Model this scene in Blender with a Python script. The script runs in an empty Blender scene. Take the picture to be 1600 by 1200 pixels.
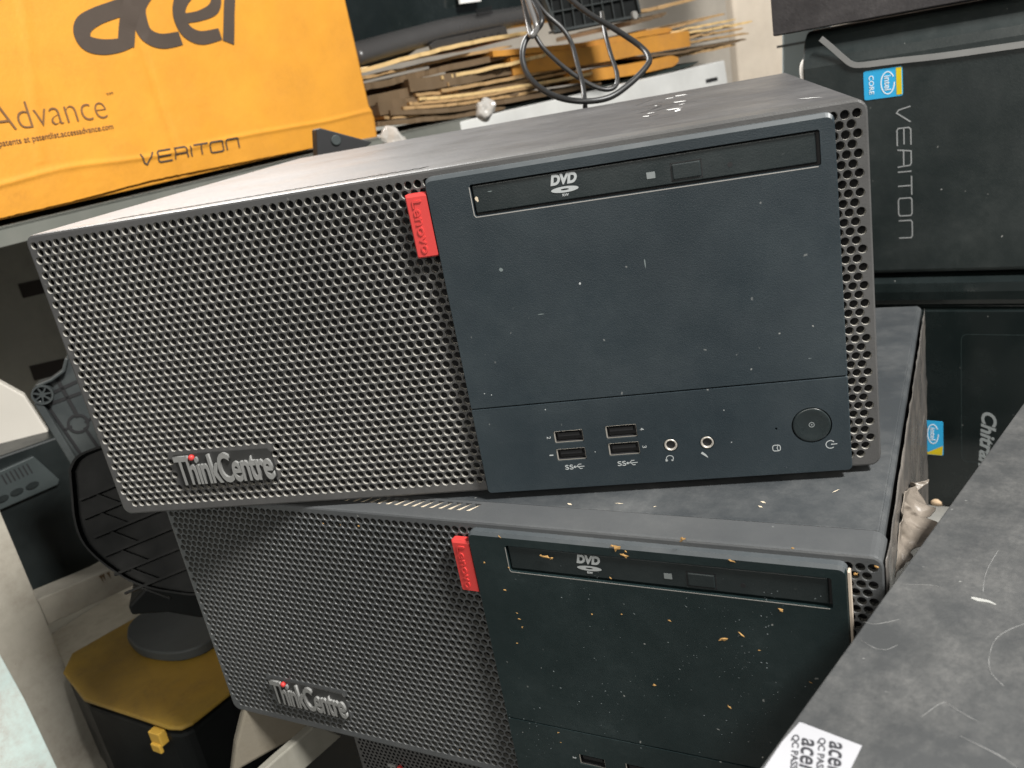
import bpy, bmesh, math, random
from mathutils import Vector, Matrix, geometry, noise
S = 0.001                     # everything below is written in millimetres
rnd = random.Random(7)
sc = bpy.context.scene
col = sc.collection

# ------------------------------------------------------------------ camera, light, exposure
CAM = Vector((305.725, -336.641, 171.503))
RT = Matrix(((0.96389608, 0.20072654, -0.17496628),
             (0.09354716, 0.35993014, 0.92827756),
             (0.24930558, -0.9111307, 0.32815785)))      # rows: camera right, up, back
FPX = 1347.35
cd = bpy.data.cameras.new('camera'); cam = bpy.data.objects.new('camera', cd); col.objects.link(cam)
cam.matrix_world = Matrix.Translation(CAM * S) @ RT.transposed().to_4x4()
cd.sensor_width = 36; cd.lens = FPX / 1600 * 36
cd.clip_start = 0.005; cd.clip_end = 60
cd.dof.use_dof = True; cd.dof.focus_distance = 0.37; cd.dof.aperture_fstop = 20
sc.camera = cam
w = bpy.data.worlds.new('World'); sc.world = w; w.use_nodes = True
w.node_tree.nodes['Background'].inputs[0].default_value = (0.80, 0.86, 0.92, 1)
w.node_tree.nodes['Background'].inputs[1].default_value = 0.17
sc.view_settings.view_transform = 'Standard'; sc.view_settings.look = 'None'
sc.view_settings.exposure = 0.0; sc.view_settings.gamma = 1


def lamp(name, pos, target, sx, sy, power, color):
    l = bpy.data.lights.new(name, 'AREA'); l.shape = 'RECTANGLE'; l.size = sx; l.size_y = sy
    l.energy = power; l.color = color
    o = bpy.data.objects.new(name, l); col.objects.link(o)
    o.location = Vector(pos); d = Vector(target) - Vector(pos)
    o.rotation_euler = d.to_track_quat('-Z', 'Y').to_euler()
    return o


lamp('area_lamp', (1.25, -0.58, 1.5), (0.2, 0.05, 0.05), 0.35, 0.22, 78, (1.0, 0.985, 0.95))  # key light, a ceiling tube at the upper right
lamp('area_lamp', (-0.62, 1.05, 1.1), (0.1, 0.15, 0.14), 0.7, 0.35, 33, (1.0, 0.98, 0.95))  # unseen light added behind left for the white glare on the top
lamp('area_lamp', (0.05, -1.5, 0.75), (0.0, 0.2, 0.0), 0.7, 0.5, 11, (1.0, 0.95, 0.86))  # unseen fill added low at the front to lift the shadows


# ------------------------------------------------------------------ pixel helpers (photo pixel -> world point at a chosen real place)
def ray(u, v):
    return RT.transposed() @ Vector(((u - 800) / FPX, -(v - 600) / FPX, -1.0))


def U(u, v, s):
    return CAM + s * ray(u, v)


def hit(u, v, n, p):
    r = ray(u, v); n = Vector(n)
    return CAM + r * ((p - CAM).dot(n) / r.dot(n))


def frame(p, ang):
    """matrix of a thing at p (mm) turned by ang about the vertical: local x along it, local y behind it, z up"""
    return Matrix.Translation(Vector(p)) @ Matrix.Rotation(math.radians(ang), 4, 'Z')


def loc(M, u, v, y=0.0):
    """photo pixel -> local (x, z) on the plane local y of frame M"""
    n = M.to_3x3() @ Vector((0, 1, 0)); p = M @ Vector((0, y, 0))
    q = M.inverted() @ hit(u, v, n, p)
    return (q.x, q.z)


# ------------------------------------------------------------------ materials
def srgb(r, g, b):
    f = lambda c: (c / 255 / 12.92) if c / 255 <= 0.04045 else ((c / 255 + 0.055) / 1.055) ** 2.4
    return (f(r), f(g), f(b))


def mat(name, base, rough=0.5, metal=0.0, dust=None, dust_amt=0.0, dust_scale=12, spec=0.5, bump=0.0, bump_scale=600,
        speck=0.0, speck_col=(0.55, 0.55, 0.52), streak=0.0, streak_dir=(1, 1, 1), var=0.12, rvar=0.1, coat=0.0,
        trans=0.0, alpha=1.0, fine=9.0):
    m = bpy.data.materials.new(name); m.use_nodes = True
    nt = m.node_tree; N = nt.nodes; L = nt.links
    b = N['Principled BSDF']
    tc = N.new('ShaderNodeTexCoord')

    def nz(scale, detail=4, rgh=0.6, vec=None):
        n = N.new('ShaderNodeTexNoise'); n.inputs['Scale'].default_value = scale
        n.inputs['Detail'].default_value = detail; n.inputs['Roughness'].default_value = rgh
        L.new(vec or tc.outputs['Object'], n.inputs['Vector']); return n.outputs['Fac']

    def ramp(src, a, c, lo=0.0, hi=1.0):
        r = N.new('ShaderNodeMapRange'); r.inputs['From Min'].default_value = a; r.inputs['From Max'].default_value = c
        r.inputs['To Min'].default_value = lo; r.inputs['To Max'].default_value = hi; L.new(src, r.inputs['Value']); return r.outputs['Result']

    def mix(fac, c1, c2):
        x = N.new('ShaderNodeMix'); x.data_type = 'RGBA'
        L.new(fac, x.inputs[0])
        for i, c in ((6, c1), (7, c2)):
            if isinstance(c, tuple): x.inputs[i].default_value = (*c[:3], 1)
            else: L.new(c, x.inputs[i])
        return x.outputs[2]

    def mul(a, k):
        x = N.new('ShaderNodeMath'); x.operation = 'MULTIPLY'; L.new(a, x.inputs[0])
        if isinstance(k, float): x.inputs[1].default_value = k
        else: L.new(k, x.inputs[1])
        return x.outputs[0]
    big = nz(9, 5)
    lo = tuple(c * (1 - var) for c in base); hi = tuple(min(1, c * (1 + var)) for c in base)
    c = mix(ramp(big, 0.3, 0.7), lo, hi)
    if dust is not None:
        d1 = ramp(nz(dust_scale, 8, 0.72), 0.42, 0.72)
        d2 = ramp(nz(dust_scale * fine, 5, 0.7), 0.35, 0.75, 0.35, 1)
        c = mix(mul(mul(d1, d2), float(dust_amt)), c, dust)
    if streak > 0:
        mp = N.new('ShaderNodeMapping'); mp.inputs['Scale'].default_value = streak_dir; L.new(tc.outputs['Object'], mp.inputs['Vector'])
        s1 = ramp(nz(60, 3, 0.6, mp.outputs['Vector']), 0.6, 0.78)
        s2 = ramp(nz(14, 3), 0.45, 0.7)
        c = mix(mul(mul(s1, s2), float(streak)), c, dust or (0.4, 0.4, 0.4))
    if speck > 0:
        vo = N.new('ShaderNodeTexVoronoi'); vo.inputs['Scale'].default_value = 130; vo.inputs['Randomness'].default_value = 1
        wv = N.new('ShaderNodeVectorMath'); wv.operation = 'ADD'
        nn = N.new('ShaderNodeTexNoise'); nn.inputs['Scale'].default_value = 300; L.new(tc.outputs['Object'], nn.inputs['Vector'])
        sc_ = N.new('ShaderNodeVectorMath'); sc_.operation = 'SCALE'; sc_.inputs['Scale'].default_value = 0.003
        L.new(nn.outputs['Color'], sc_.inputs[0]); L.new(tc.outputs['Object'], wv.inputs[0]); L.new(sc_.outputs[0], wv.inputs[1])
        L.new(wv.outputs[0], vo.inputs['Vector'])
        s1 = ramp(vo.outputs['Distance'], 0.075, 0.03)
        s2 = ramp(nz(70, 2), 0.53, 0.66)
        c = mix(mul(mul(s1, s2), float(speck)), c, speck_col)
    L.new(c, b.inputs['Base Color'])
    L.new(ramp(nz(25, 5), 0.3, 0.7, max(0.02, rough - rvar), min(1, rough + rvar)), b.inputs['Roughness'])
    b.inputs['Metallic'].default_value = metal
    b.inputs['Specular IOR Level'].default_value = spec
    b.inputs['Coat Weight'].default_value = coat
    b.inputs['Transmission Weight'].default_value = trans
    b.inputs['Alpha'].default_value = alpha
    if bump > 0:
        bp = N.new('ShaderNodeBump'); bp.inputs['Strength'].default_value = bump; bp.inputs['Distance'].default_value = 0.0004
        L.new(nz(bump_scale, 3), bp.inputs['Height']); L.new(bp.outputs['Normal'], b.inputs['Normal'])
    return m


DUST = (0.30, 0.29, 0.27)
M_bezel = mat('bezel_plastic', (0.068, 0.067, 0.066), 0.42, dust=(0.22, 0.21, 0.2), dust_amt=0.3, bump=0.25, bump_scale=1400, speck=0.15)
M_wallring = mat('lit_dusty_hole_wall', (0.38, 0.365, 0.33), 0.5, dust=(0.5, 0.48, 0.43), dust_amt=0.5)  # pale dust tone raised to paint in the light caught by hole walls
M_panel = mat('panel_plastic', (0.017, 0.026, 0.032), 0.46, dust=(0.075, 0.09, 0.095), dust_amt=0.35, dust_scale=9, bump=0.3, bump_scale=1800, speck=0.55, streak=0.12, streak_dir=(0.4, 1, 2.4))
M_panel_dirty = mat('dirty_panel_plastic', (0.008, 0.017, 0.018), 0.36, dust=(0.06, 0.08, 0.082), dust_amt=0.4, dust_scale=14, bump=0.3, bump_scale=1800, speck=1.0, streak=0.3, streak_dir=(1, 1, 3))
M_case = mat('painted_casing', (0.048, 0.047, 0.049), 0.44, dust=(0.20, 0.195, 0.19), dust_amt=0.5, dust_scale=10, bump=0.35, bump_scale=1300, speck=0.7, streak=0.45, streak_dir=(0.15, 2.5, 1), rvar=0.07)
M_case_low = mat('scuffed_casing', (0.045, 0.050, 0.054), 0.45, dust=(0.22, 0.22, 0.215), dust_amt=0.6, dust_scale=13, bump=0.35, bump_scale=1300, speck=0.9, streak=0.3, streak_dir=(2, .3, 1))
M_dark = mat('dark_interior', (0.012, 0.012, 0.013), 0.7)
M_gloss = mat('glossy_black', (0.008, 0.012, 0.012), 0.16, dust=(0.05, 0.06, 0.06), dust_amt=0.3, speck=0.5, rvar=0.06)
M_drive = mat('drive_plastic', (0.014, 0.020, 0.021), 0.38, dust=(0.06, 0.07, 0.07), dust_amt=0.4, speck=0.3, bump=.2, bump_scale=1500)
M_red = mat('red_plastic', (0.60, 0.050, 0.045), 0.5, var=0.05)
M_ledge = mat('lit_dusty_ledge', (0.062, 0.072, 0.078), 0.5, dust=(.2, .2, .2), dust_amt=.4)  # top light painted into the chamfer colour, along with settled dust
M_ink = mat('pale_ink', (0.42, 0.44, 0.44), 0.6)
M_inkdim = mat('worn_ink', (0.22, 0.24, 0.24), 0.6)
M_badge = mat('badge_metal', (0.30, 0.30, 0.29), 0.42, metal=0.3, bump=.2)
M_badgeback = mat('badge_backing', (0.028, 0.028, 0.027), 0.5)  # kept dark to paint in shadow around the badge letters
M_steel = mat('port_steel', (0.62, 0.58, 0.52), 0.4, metal=0.6)
M_edge = mat('worn_edge', (0.62, 0.52, 0.42), 0.6, var=.25)
M_flake = mat('dirt_flake', (0.50, 0.29, 0.10), 0.8, var=0.3)
M_beige = mat('beige_dust', (0.66, 0.56, 0.42), 0.9, var=.2)
M_white = mat('white_paint_scuff', (0.85, 0.85, 0.83), 0.5)
M_paint = mat('chipped_grey_paint', (0.05, 0.05, 0.052), 0.5)


# ------------------------------------------------------------------ mesh helpers
class MB:
    def __init__(s): s.v = []; s.f = []
    def add(s, vs, fs, M=None):
        k = len(s.v)
        s.v += [(M @ Vector(p)) if M is not None else Vector(p) for p in vs]
        s.f += [tuple(i + k for i in f) for f in fs]
        return s
    def box(s, x0, x1, y0, y1, z0, z1, M=None):
        return s.add([(x0, y0, z0), (x1, y0, z0), (x1, y1, z0), (x0, y1, z0), (x0, y0, z1), (x1, y0, z1), (x1, y1, z1), (x0, y1, z1)],
                     [(0, 3, 2, 1), (4, 5, 6, 7), (0, 1, 5, 4), (1, 2, 6, 5), (2, 3, 7, 6), (3, 0, 4, 7)], M)
    def loft(s, loops, M=None, cap0=True, cap1=True):
        """loops: lists of 3D points, same count"""
        n = len(loops[0]); vs = [p for l in loops for p in l]; fs = []
        for k in range(len(loops) - 1):
            for i in range(n):
                j = (i + 1) % n
                fs.append((k * n + i, k * n + j, (k + 1) * n + j, (k + 1) * n + i))
        if cap0: fs.append(tuple(range(n))[::-1])
        if cap1: fs.append(tuple((len(loops) - 1) * n + i for i in range(n)))
        return s.add(vs, fs, M)
    def tube(s, pts, r, n=8, M=None, cap=True):
        pts = [Vector(p) for p in pts]; loops = []
        up = Vector((0, 0, 1))
        for i, p in enumerate(pts):
            d = (pts[min(i + 1, len(pts) - 1)] - pts[max(i - 1, 0)]).normalized()
            a = d.cross(up)
            if a.length < 1e-3: a = d.cross(Vector((0, 1, 0)))
            a.normalize(); b = a.cross(d)
            rr = r[i] if isinstance(r, (list, tuple)) else r
            loops.append([p + rr * (math.cos(2 * math.pi * k / n) * a + math.sin(2 * math.pi * k / n) * b) for k in range(n)])
        return s.loft(loops, M, cap, cap)
    def obj(s, name, m, parent=None, bevel=0, smooth=False, seg=2, clean=False):
        me = bpy.data.meshes.new(name)
        me.from_pydata([tuple(p * S) for p in s.v], [], s.f); me.update()
        bm = bmesh.new(); bm.from_mesh(me)
        if clean: bmesh.ops.remove_doubles(bm, verts=bm.verts, dist=1e-6)
        bmesh.ops.recalc_face_normals(bm, faces=bm.faces)
        if smooth:
            for f in bm.faces: f.smooth = True
        bm.to_mesh(me); bm.free()
        me.materials.append(m)
        o = bpy.data.objects.new(name, me); col.objects.link(o)
        if parent: o.parent = parent
        if bevel:
            md = o.modifiers.new('bevel', 'BEVEL'); md.width = bevel * S; md.segments = seg; md.limit_method = 'ANGLE'
            md.angle_limit = math.radians(35); md.harden_normals = False
        return o


def rrect(x0, x1, z0, z1, r, n=5):
    """rounded rectangle outline, counter-clockwise; r may be 4 radii (bl, br, tr, tl)"""
    rs = r if isinstance(r, (tuple, list)) else (r,) * 4
    out = []
    for (cx, cz, a0, q) in ((x0, z0, 180, rs[0]), (x1, z0, 270, rs[1]), (x1, z1, 0, rs[2]), (x0, z1, 90, rs[3])):
        sx = 1 if cx == x0 else -1; sz = 1 if cz == z0 else -1
        for k in range(n + 1):
            a = math.radians(a0 + 90 * k / n)
            out.append((cx + sx * q + q * math.cos(a), cz + sz * q + q * math.sin(a)))
    return out


def circ(x, z, r, n=12, a0=0.0):
    return [(x + r * math.cos(a0 + 2 * math.pi * k / n), z + r * math.sin(a0 + 2 * math.pi * k / n)) for k in range(n)]


def plate(outline, holes):
    """triangulated plate with holes -> verts2d, faces"""
    vs = []; es = []
    for lp in [outline] + holes:
        k = len(vs); n = len(lp); vs += [Vector(p) for p in lp]
        es += [(k + i, k + (i + 1) % n) for i in range(n)]
    own = [-1] * len(outline)
    for i, h in enumerate(holes): own += [i] * len(h)
    r = geometry.delaunay_2d_cdt(vs, es, [], 1, 1e-5)
    ids = [own[o[0]] if o else -1 for o in r[3]]
    return r[0], [f for f in r[2] if ids[f[0]] < 0 or any(ids[i] != ids[f[0]] for i in f)]


def slab(mb, outer, inner, y_back, y_front, holes=(), depth=2.0, chw=0.0, chd=0.0, mid=None, top_of=None):
    """front plate at y_front with outline `inner`, skirt to `outer` at `mid` then to y_back; holes with walls of `depth`"""
    v, f = plate(inner, list(holes))
    mb.add([(p.x, y_front, p.y) for p in v], f)
    loops = [[(p[0], y_front, p[1]) for p in inner]]
    if mid is not None: loops.append([(p[0], mid, p[1]) for p in outer])
    loops.append([(p[0], y_back, p[1]) for p in outer])
    mb.loft(loops, cap0=False, cap1=False)
    for h in holes:
        mb.loft([[(p[0], y_front, p[1]) for p in h], [(p[0], y_front + depth, p[1]) for p in h]], cap0=False, cap1=False)


def catmull(pts, n=8):
    out = []; P = [Vector(p) for p in pts]
    for i in range(len(P) - 1):
        a = P[max(i - 1, 0)]; b = P[i]; c = P[i + 1]; d = P[min(i + 2, len(P) - 1)]
        for k in range(n):
            t = k / n
            out.append(0.5 * ((2 * b) + (c - a) * t + (2 * a - 5 * b + 4 * c - d) * t * t + (3 * b - a - 3 * c + d) * t ** 3))
    out.append(P[-1]); return out


def ribbon(mb, pts, wd, y, th=0.15, M=None):
    """flat stroke along (x,z) points in the plane y, standing th proud of it; wd one width or one per point"""
    P = [Vector((p[0], p[1])) for p in pts]; L = []; R_ = []
    for i, p in enumerate(P):
        d0 = (p - P[i - 1]).normalized() if i else (P[1] - P[0]).normalized()
        d1 = (P[i + 1] - p).normalized() if i < len(P) - 1 else d0
        t = (d0 + d1); t = t.normalized() if t.length > 1e-4 else d0
        nrm = Vector((-t.y, t.x)); k = max(0.5, nrm.dot(Vector((-d0.y, d0.x))))
        ww = (wd[i] if isinstance(wd, (list, tuple)) else wd) / 2 / k
        L.append(p + nrm * ww); R_.append(p - nrm * ww)
    loops = []
    for a, b in zip(L, R_):
        loops.append([(a.x, y - th, a.y), (b.x, y - th, b.y), (b.x, y + 0.05, b.y), (a.x, y + 0.05, a.y)])
    mb.loft(loops, M)


def text(name, s, m, parent, box, y, rot=0, extrude=0.12, offset=0.0, shear=0.0, M=None, space=1.0, tilt=0.0, bevel=0.0):
    """lettering fitted to box (cx, cz, width along the line, height), on plane y facing -y, line turned by rot degrees"""
    c = bpy.data.curves.new(name, 'FONT'); c.body = s; c.size = 1; c.offset = offset; c.shear = shear
    c.space_character = space; c.resolution_u = 4; c.extrude = 0.01
    o = bpy.data.objects.new(name, c); col.objects.link(o)
    dg = bpy.context.evaluated_depsgraph_get(); me = bpy.data.meshes.new_from_object(o.evaluated_get(dg))
    bpy.data.objects.remove(o)
    xs = [v.co.x for v in me.vertices]; ys = [v.co.y for v in me.vertices]
    cx, cz, wd, h = box; x0, x1, y0, y1 = min(xs), max(xs), min(ys), max(ys)
    a = math.radians(rot)
    for v in me.vertices:
        px = ((v.co.x - x0) / (x1 - x0) - 0.5) * wd; pz = ((v.co.y - y0) / (y1 - y0) - 0.5) * h
        qx = cx + px * math.cos(a) - pz * math.sin(a); qz = cz + px * math.sin(a) + pz * math.cos(a)
        q = Vector((qx, y - extrude if v.co.z > 0 else y + 0.05, qz))
        if M is not None: q = M @ q
        v.co = q * S
    me.name = name; me.materials.clear(); me.materials.append(m)
    o = bpy.data.objects.new(name, me); col.objects.link(o); o.parent = parent
    return o


def thing(name, label, cat, M=None, group=None):
    o = bpy.data.objects.new(name, None); col.objects.link(o); o.empty_display_size = 0.02
    if M is not None:
        MM = M.copy(); MM.translation = M.translation * S; o.matrix_world = MM
    o['label'] = label; o['category'] = cat
    if group: o['group'] = group
    return o


def tag(o, label, cat, group=None):
    o['label'] = label; o['category'] = cat
    if group: o['group'] = group
    return o


def structure(o):
    o['kind'] = 'structure'; return o


def dup(root, M, swap=None, skip=()):
    r = root.copy(); col.objects.link(r)
    MM = M.copy(); MM.translation = M.translation * S; r.matrix_world = MM
    def rec(src, dst):
        for ch in src.children:
            if ch.name.split('.')[0] in skip: continue
            c = ch.copy(); col.objects.link(c); c.parent = dst
            if swap and c.type == 'MESH' and c.data.materials[0] in swap:
                c.data = c.data.copy(); c.data.materials[0] = swap[c.data.materials[0]]
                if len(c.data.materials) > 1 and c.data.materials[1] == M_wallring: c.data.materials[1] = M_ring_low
            rec(ch, c)
    rec(root, r); return r


# ------------------------------------------------------------------ setting: floor and walls
mb = MB(); mb.box(-2500, 2500, -1500, 3200, -620, -600)
structure(mb.obj('floor', mat('floor_tile', (0.12, 0.12, 0.11), 0.5)))
M_wall = mat('wall_paint', (0.52, 0.47, 0.40), 0.8, dust=(0.25, 0.2, 0.15), dust_amt=0.2)
Mw = frame(U(1100, 0, 2300), 8)
mb = MB(); mb.box(-2500, 1500, 0, 60, -900, 1500)
o = structure(mb.obj('wall', M_wall)); o.matrix_world = Matrix.Translation(Mw.translation * S) @ Mw.to_3x3().to_4x4()

# ------------------------------------------------------------------ the desktop computer lying on its side (local: face at y=0, x 0..360, z 0..144)
def make_computer():
    c = thing('desktop_computer', 'grey desktop computer lying topmost of the central stack, with a clean dark front panel', 'desktop computer',
              None, 'matching desktop computers stacked on their sides')
    # --- perforated front bezel
    holes = []; skip = (38.0, 93.0, 13.0, 32.5)
    for r in range(39):
        z = 139.1 - 3.507 * r; off = 0 if r % 2 == 0 else 2.025
        for i in range(88):
            x = 3.9 + off + 4.05 * i
            if x > 358: continue
            if 196.5 < x < 347: continue
            if skip[0] < x < skip[1] and skip[2] < z < skip[3]: continue
            if (x < 6 or x > 354.5) and (r > 37 or r < 0): continue
            holes.append((x, z))
    mb = MB()
    inner = rrect(1.1, 359.2, 1.1, 142.9, 3.6)
    mids = rrect(0.35, 359.75, 0.35, 143.65, 4.3)
    outer = rrect(0, 360, 0, 144, 4.7)
    ro = 1.77
    v, f = plate(inner, [circ(x, z, ro) for x, z in holes])
    mb.add([(p.x, 0, p.y) for p in v], f)
    cs = circ(0, 0, 1, 12)
    for x, z in holes:
        mb.loft([[(x + ro * a, 0, z + ro * b) for a, b in cs], [(x + 1.67 * a, 0.2, z + 1.67 * b) for a, b in cs],
                 [(x + 1.63 * a, 1.9, z + 1.63 * b) for a, b in cs]], cap0=False, cap1=False)
    # rounded rim, bottom and sides of the bezel shell
    n = len(outer)
    loops = [[(p[0], 0, p[1]) for p in inner], [(p[0], 0.3, p[1]) for p in mids], [(p[0], 1.2, p[1]) for p in outer], [(p[0], 17, p[1]) for p in outer]]
    k = len(mb.v); mb.loft(loops, cap0=False, cap1=False)
    # drop the straight top wall quad (replaced by the slotted strip) : it is the quad between the tr and tl arcs
    top_i = 17
    quad = (k + 2 * n + top_i, k + 2 * n + (top_i + 1) % n, k + 3 * n + (top_i + 1) % n, k + 3 * n + top_i)
    mb.f = [q for q in mb.f if tuple(q) != quad]
    xa, xb = outer[(top_i + 1) % n][0], outer[top_i][0]
    slots = []
    for i in range(31):
        x = 190.5 - 4.9 * i
        slots.append([(x - 4.0, 8.3), (x - 0.5, 8.3), (x + 2.4, 14.8), (x - 1.1, 14.8)])
    v, f = plate([(xa, 1.2), (xb, 1.2), (xb, 17), (xa, 17)], slots)
    mb.add([(p.x, p.y, 144) for p in v], f)
    for h in slots:
        mb.loft([[(p[0], p[1], 144) for p in h], [(p[0], p[1], 142.2) for p in h]], cap0=False, cap1=False)
    fb = mb.obj('front_bezel', M_bezel, c, clean=True)
    fb.data.materials.append(M_wallring)
    for p_ in fb.data.polygons:
        if 0.0004 < p_.center.y < 0.0019 and abs(p_.normal.y) < 0.9 and p_.area < 2e-6 and 0.0015 < p_.center.x < 0.3585 and 0.0015 < p_.center.z < 0.1425: p_.material_index = 1
    # dark sheet that paints in the shade of the cavity behind the holes
    mb = MB(); mb.box(1.5, 358.5, 7.0, 7.6, 1.5, 141.6)
    mb.obj('cavity_shade', M_dark, c)
    mb = MB()
    for i in range(31):
        x = 190.5 - 4.9 * i
        if 80 < x: mb.add([(x - 3.9, 8.35, 143.35), (x - 0.55, 8.35, 143.35), (x + 2.3, 14.7, 143.9), ], [(0, 1, 2)])
    mb.obj('vent_dust', M_beige, c)
    # --- casing: folded sheet cover
    mb = MB()
    lo = rrect(1.2, 358.8, 1.0, 143.0, 2.5, 3)
    mb.loft([[(p[0], 17.0, p[1]) for p in lo], [(p[0], 292, p[1]) for p in lo]])
    mb.obj('casing', M_case, c, bevel=0.6)
    mb = MB(); mb.box(3, 357, 17.7, 290, 142.2, 143.9)
    mb.obj('side_cover', M_case, c, bevel=0.5)
    for x, y in ((25, 40), (335, 40), (25, 260), (335, 260)):
        mb = MB(); mb.loft([[(p[0], p[1], 1.2) for p in circ(x, y, 6, 16)], [(p[0], p[1], -2.9) for p in circ(x, y, 5.4, 16)]])
        mb.obj('rubber_foot', M_dark, c)
    # --- upper front cover with the drive bay
    P = -4.0
    # upper slab: chamfered, taller chamfer along the top edge
    def chs(x0, x1, z0, z1, rs, w, top):
        a = rrect(x0, x1, z0, z1, rs)
        b = rrect(x0 + w, x1 - w, z0 + (w if z0 < 20 else 0.25), z1 - top, [max(0.3, q - w) for q in rs])
        return a, b
    mb = MB(); o1, i1 = chs(194.3, 348.3, 41.8, 141.2, (0.5, 0.5, 3.0, 3.0), 0.5, 1.5)
    bay = rrect(212.6, 343.0, 123.4, 136.0, 0.8, 3)
    slab(mb, o1, i1, 0.0, P, [bay], 3.0, mid=P + 1.0)
    fc = mb.obj('front_cover', M_panel, c); fc.data.materials.append(M_ledge)
    for p_ in fc.data.polygons:
        if p_.normal.z > .25 and p_.center.z > .139 and p_.center.y > -0.0041: p_.material_index = 1
    # --- lower cover with ports
    mb = MB(); o1, i1 = chs(194.3, 348.3, 0.6, 41.45, (2.0, 2.0, 0.5, 0.5), 0.5, 0.25)
    usb = [(228.6, 241.4, 22.6, 28.3), (228.4, 241.3, 14.2, 19.9), (251.0, 264.3, 22.8, 28.8), (251.1, 264.4, 14.7, 20.7)]
    jacks = [(277.4, 17.8), (292.3, 17.7)]
    hs = [rrect(a, b, z0, z1, 0.4, 2) for a, b, z0, z1 in usb] + [circ(x, z, 3.0, 24) for x, z in jacks] + [circ(333.8, 21.9, 7.75, 40), circ(320.1, 21.6, 0.5, 8)]
    slab(mb, o1, i1, 0.0, P, hs, 3.4, mid=P + 0.6)
    port = mb.obj('port_cover', M_panel, c)
    mb = MB(); mb.box(195, 347.6, -1.2, -0.2, 1.5, 140); mb.obj('cover_backing', M_dark, c)
    # --- optical drive
    mb = MB(); mb.box(213.2, 341.6, P + 0.9, P + 2.4, 124.5, 135.2)
    drv = mb.obj('optical_drive', M_drive, c, bevel=0.35)
    mb = MB(); fr = rrect(290.6, 300.9, 126.0, 131.6, 0.3, 2)
    mb.loft([[(p[0], P + 1.4, p[1]) for p in fr], [(p[0], P + 0.55, p[1]) for p in fr], [(295.75 + (p[0] - 295.75) * 0.93, P + 0.35, 128.8 + (p[1] - 128.8) * 0.88) for p in fr]])
    mb.obj('eject_button', M_drive, drv)
    mb = MB()
    for a, b, z0, z1 in ((290.0, 301.5, 125.35, 125.7), (290.0, 301.5, 131.85, 132.2), (290.0, 290.35, 125.35, 132.2), (301.15, 301.5, 125.35, 132.2)):
        mb.box(a, b, P + 0.82, P + 1.2, z0, z1)
    mb.obj('button_gap', M_dark, drv)
    mb = MB(); mb.box(281.0, 284.2, P + 0.78, P + 1.2, 127.7, 130.1); mb.obj('activity_light', M_inkdim, drv)
    mb = MB(); mb.loft([[(p[0], P + 0.85, p[1]) for p in circ(311.5, 128.4, 0.95, 16)], [(p[0], P + 1.5, p[1]) for p in circ(311.5, 128.4, 0.95, 16)]])
    mb.obj('eject_pinhole', M_dark, drv)
    text('disc_logo', 'DVD', M_ink, drv, (249.6, 132.6, 10.6, 4.1), P + 0.85, offset=0.055, shear=0.25)
    mb = MB(); e = [(249.6 + 5.4 * math.cos(t), 128.6 + 1.15 * math.sin(t)) for t in [2 * math.pi * k / 28 for k in range(28)]]
    v, f = plate(e, [[(249.6 + 1.7 * math.cos(t), 128.6 + 0.35 * math.sin(t)) for t in [2 * math.pi * k / 12 for k in range(12)]]])
    mb.add([(p.x, P + 0.74, p.y) for p in v], f)
    mb.obj('disc_symbol', M_ink, drv)
    text('disc_caption', 'RW', M_ink, drv, (249.6, 126.5, 2.5, 1.0), P + 0.85, offset=0.02)
    # highlight painted along the left and bottom of the drive bay
    mb = MB()
    ribbon(mb, [(212.35, 135.0), (212.35, 124.0), (212.9, 123.15), (214, 123.1), (342, 123.1)], 0.34, P, 0.04)
    mb.obj('bay_edge', mat('bay_edge_highlight', (0.34, 0.33, 0.31), .5), c)
    # --- usb ports; lit left and bottom rims put into shape, inner shade into colour
    for a, b, z0, z1 in usb:
        mb = MB(); q = rrect(a + .15, b - .15, z0 + .15, z1 - .15, 0.5, 2); q2 = rrect(a + .7, b - .3, z0 + .55, z1 - .35, 0.3, 2)
        mb.loft([[(p[0], P + 3.0, p[1]) for p in q], [(p[0], P + 0.5, p[1]) for p in q], [(p[0], P + 0.45, p[1]) for p in q2], [(p[0], P + 3.4, p[1]) for p in q2]], cap0=False)
        u = mb.obj('usb_port', M_steel, c); u.data.materials.append(M_dark)
        for p_ in u.data.polygons:
            if p_.center.y > (P + 1.2) * S and abs(p_.normal.y) < .5 and a + .3 < p_.center.x / S < b - .2 and z0 + .3 < p_.center.z / S < z1 - .2: p_.material_index = 1
        mb = MB(); zt = z0 + (z1 - z0) * 0.62; mb.box(a + 1.8, b - 1.6, P + 1.0, P + 3.2, zt - 0.8, zt + 0.8); mb.obj('port_tongue', M_dark, u)
        mb = MB(); mb.box(a + 0.5, b - 0.5, P + 3.05, P + 3.25, z0 + 0.5, z1 - 0.5); mb.obj('port_cavity', M_dark, u)
    for x, z in jacks:
        mb = MB(); pr = ((2.75, 1.0), (2.75, 0.25), (2.6, 0.0), (2.25, -0.1), (1.95, 0.15), (1.8, 0.8), (1.75, 1.2))
        mb.loft([[(p[0], P + y, p[1]) for p in circ(x, z, r_, 24)] for r_, y in pr], cap0=False)
        j = mb.obj('audio_jack', M_steel, c, smooth=True)
        mb = MB(); mb.loft([[(p[0], P + 0.75, p[1]) for p in circ(x, z, 1.82, 16)], [(p[0], P + 2.6, p[1]) for p in circ(x, z, 1.82, 16)]]); mb.obj('jack_hole', M_dark, j)
    # --- power button, dished
    mb = MB(); x, z = 333.8, 21.9
    pr = ((7.35, 2.5), (7.35, 0.3), (7.1, 0.0), (6.6, -0.05), (5.2, 0.2), (3.2, 0.42), (1.0, 0.5))
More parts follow.
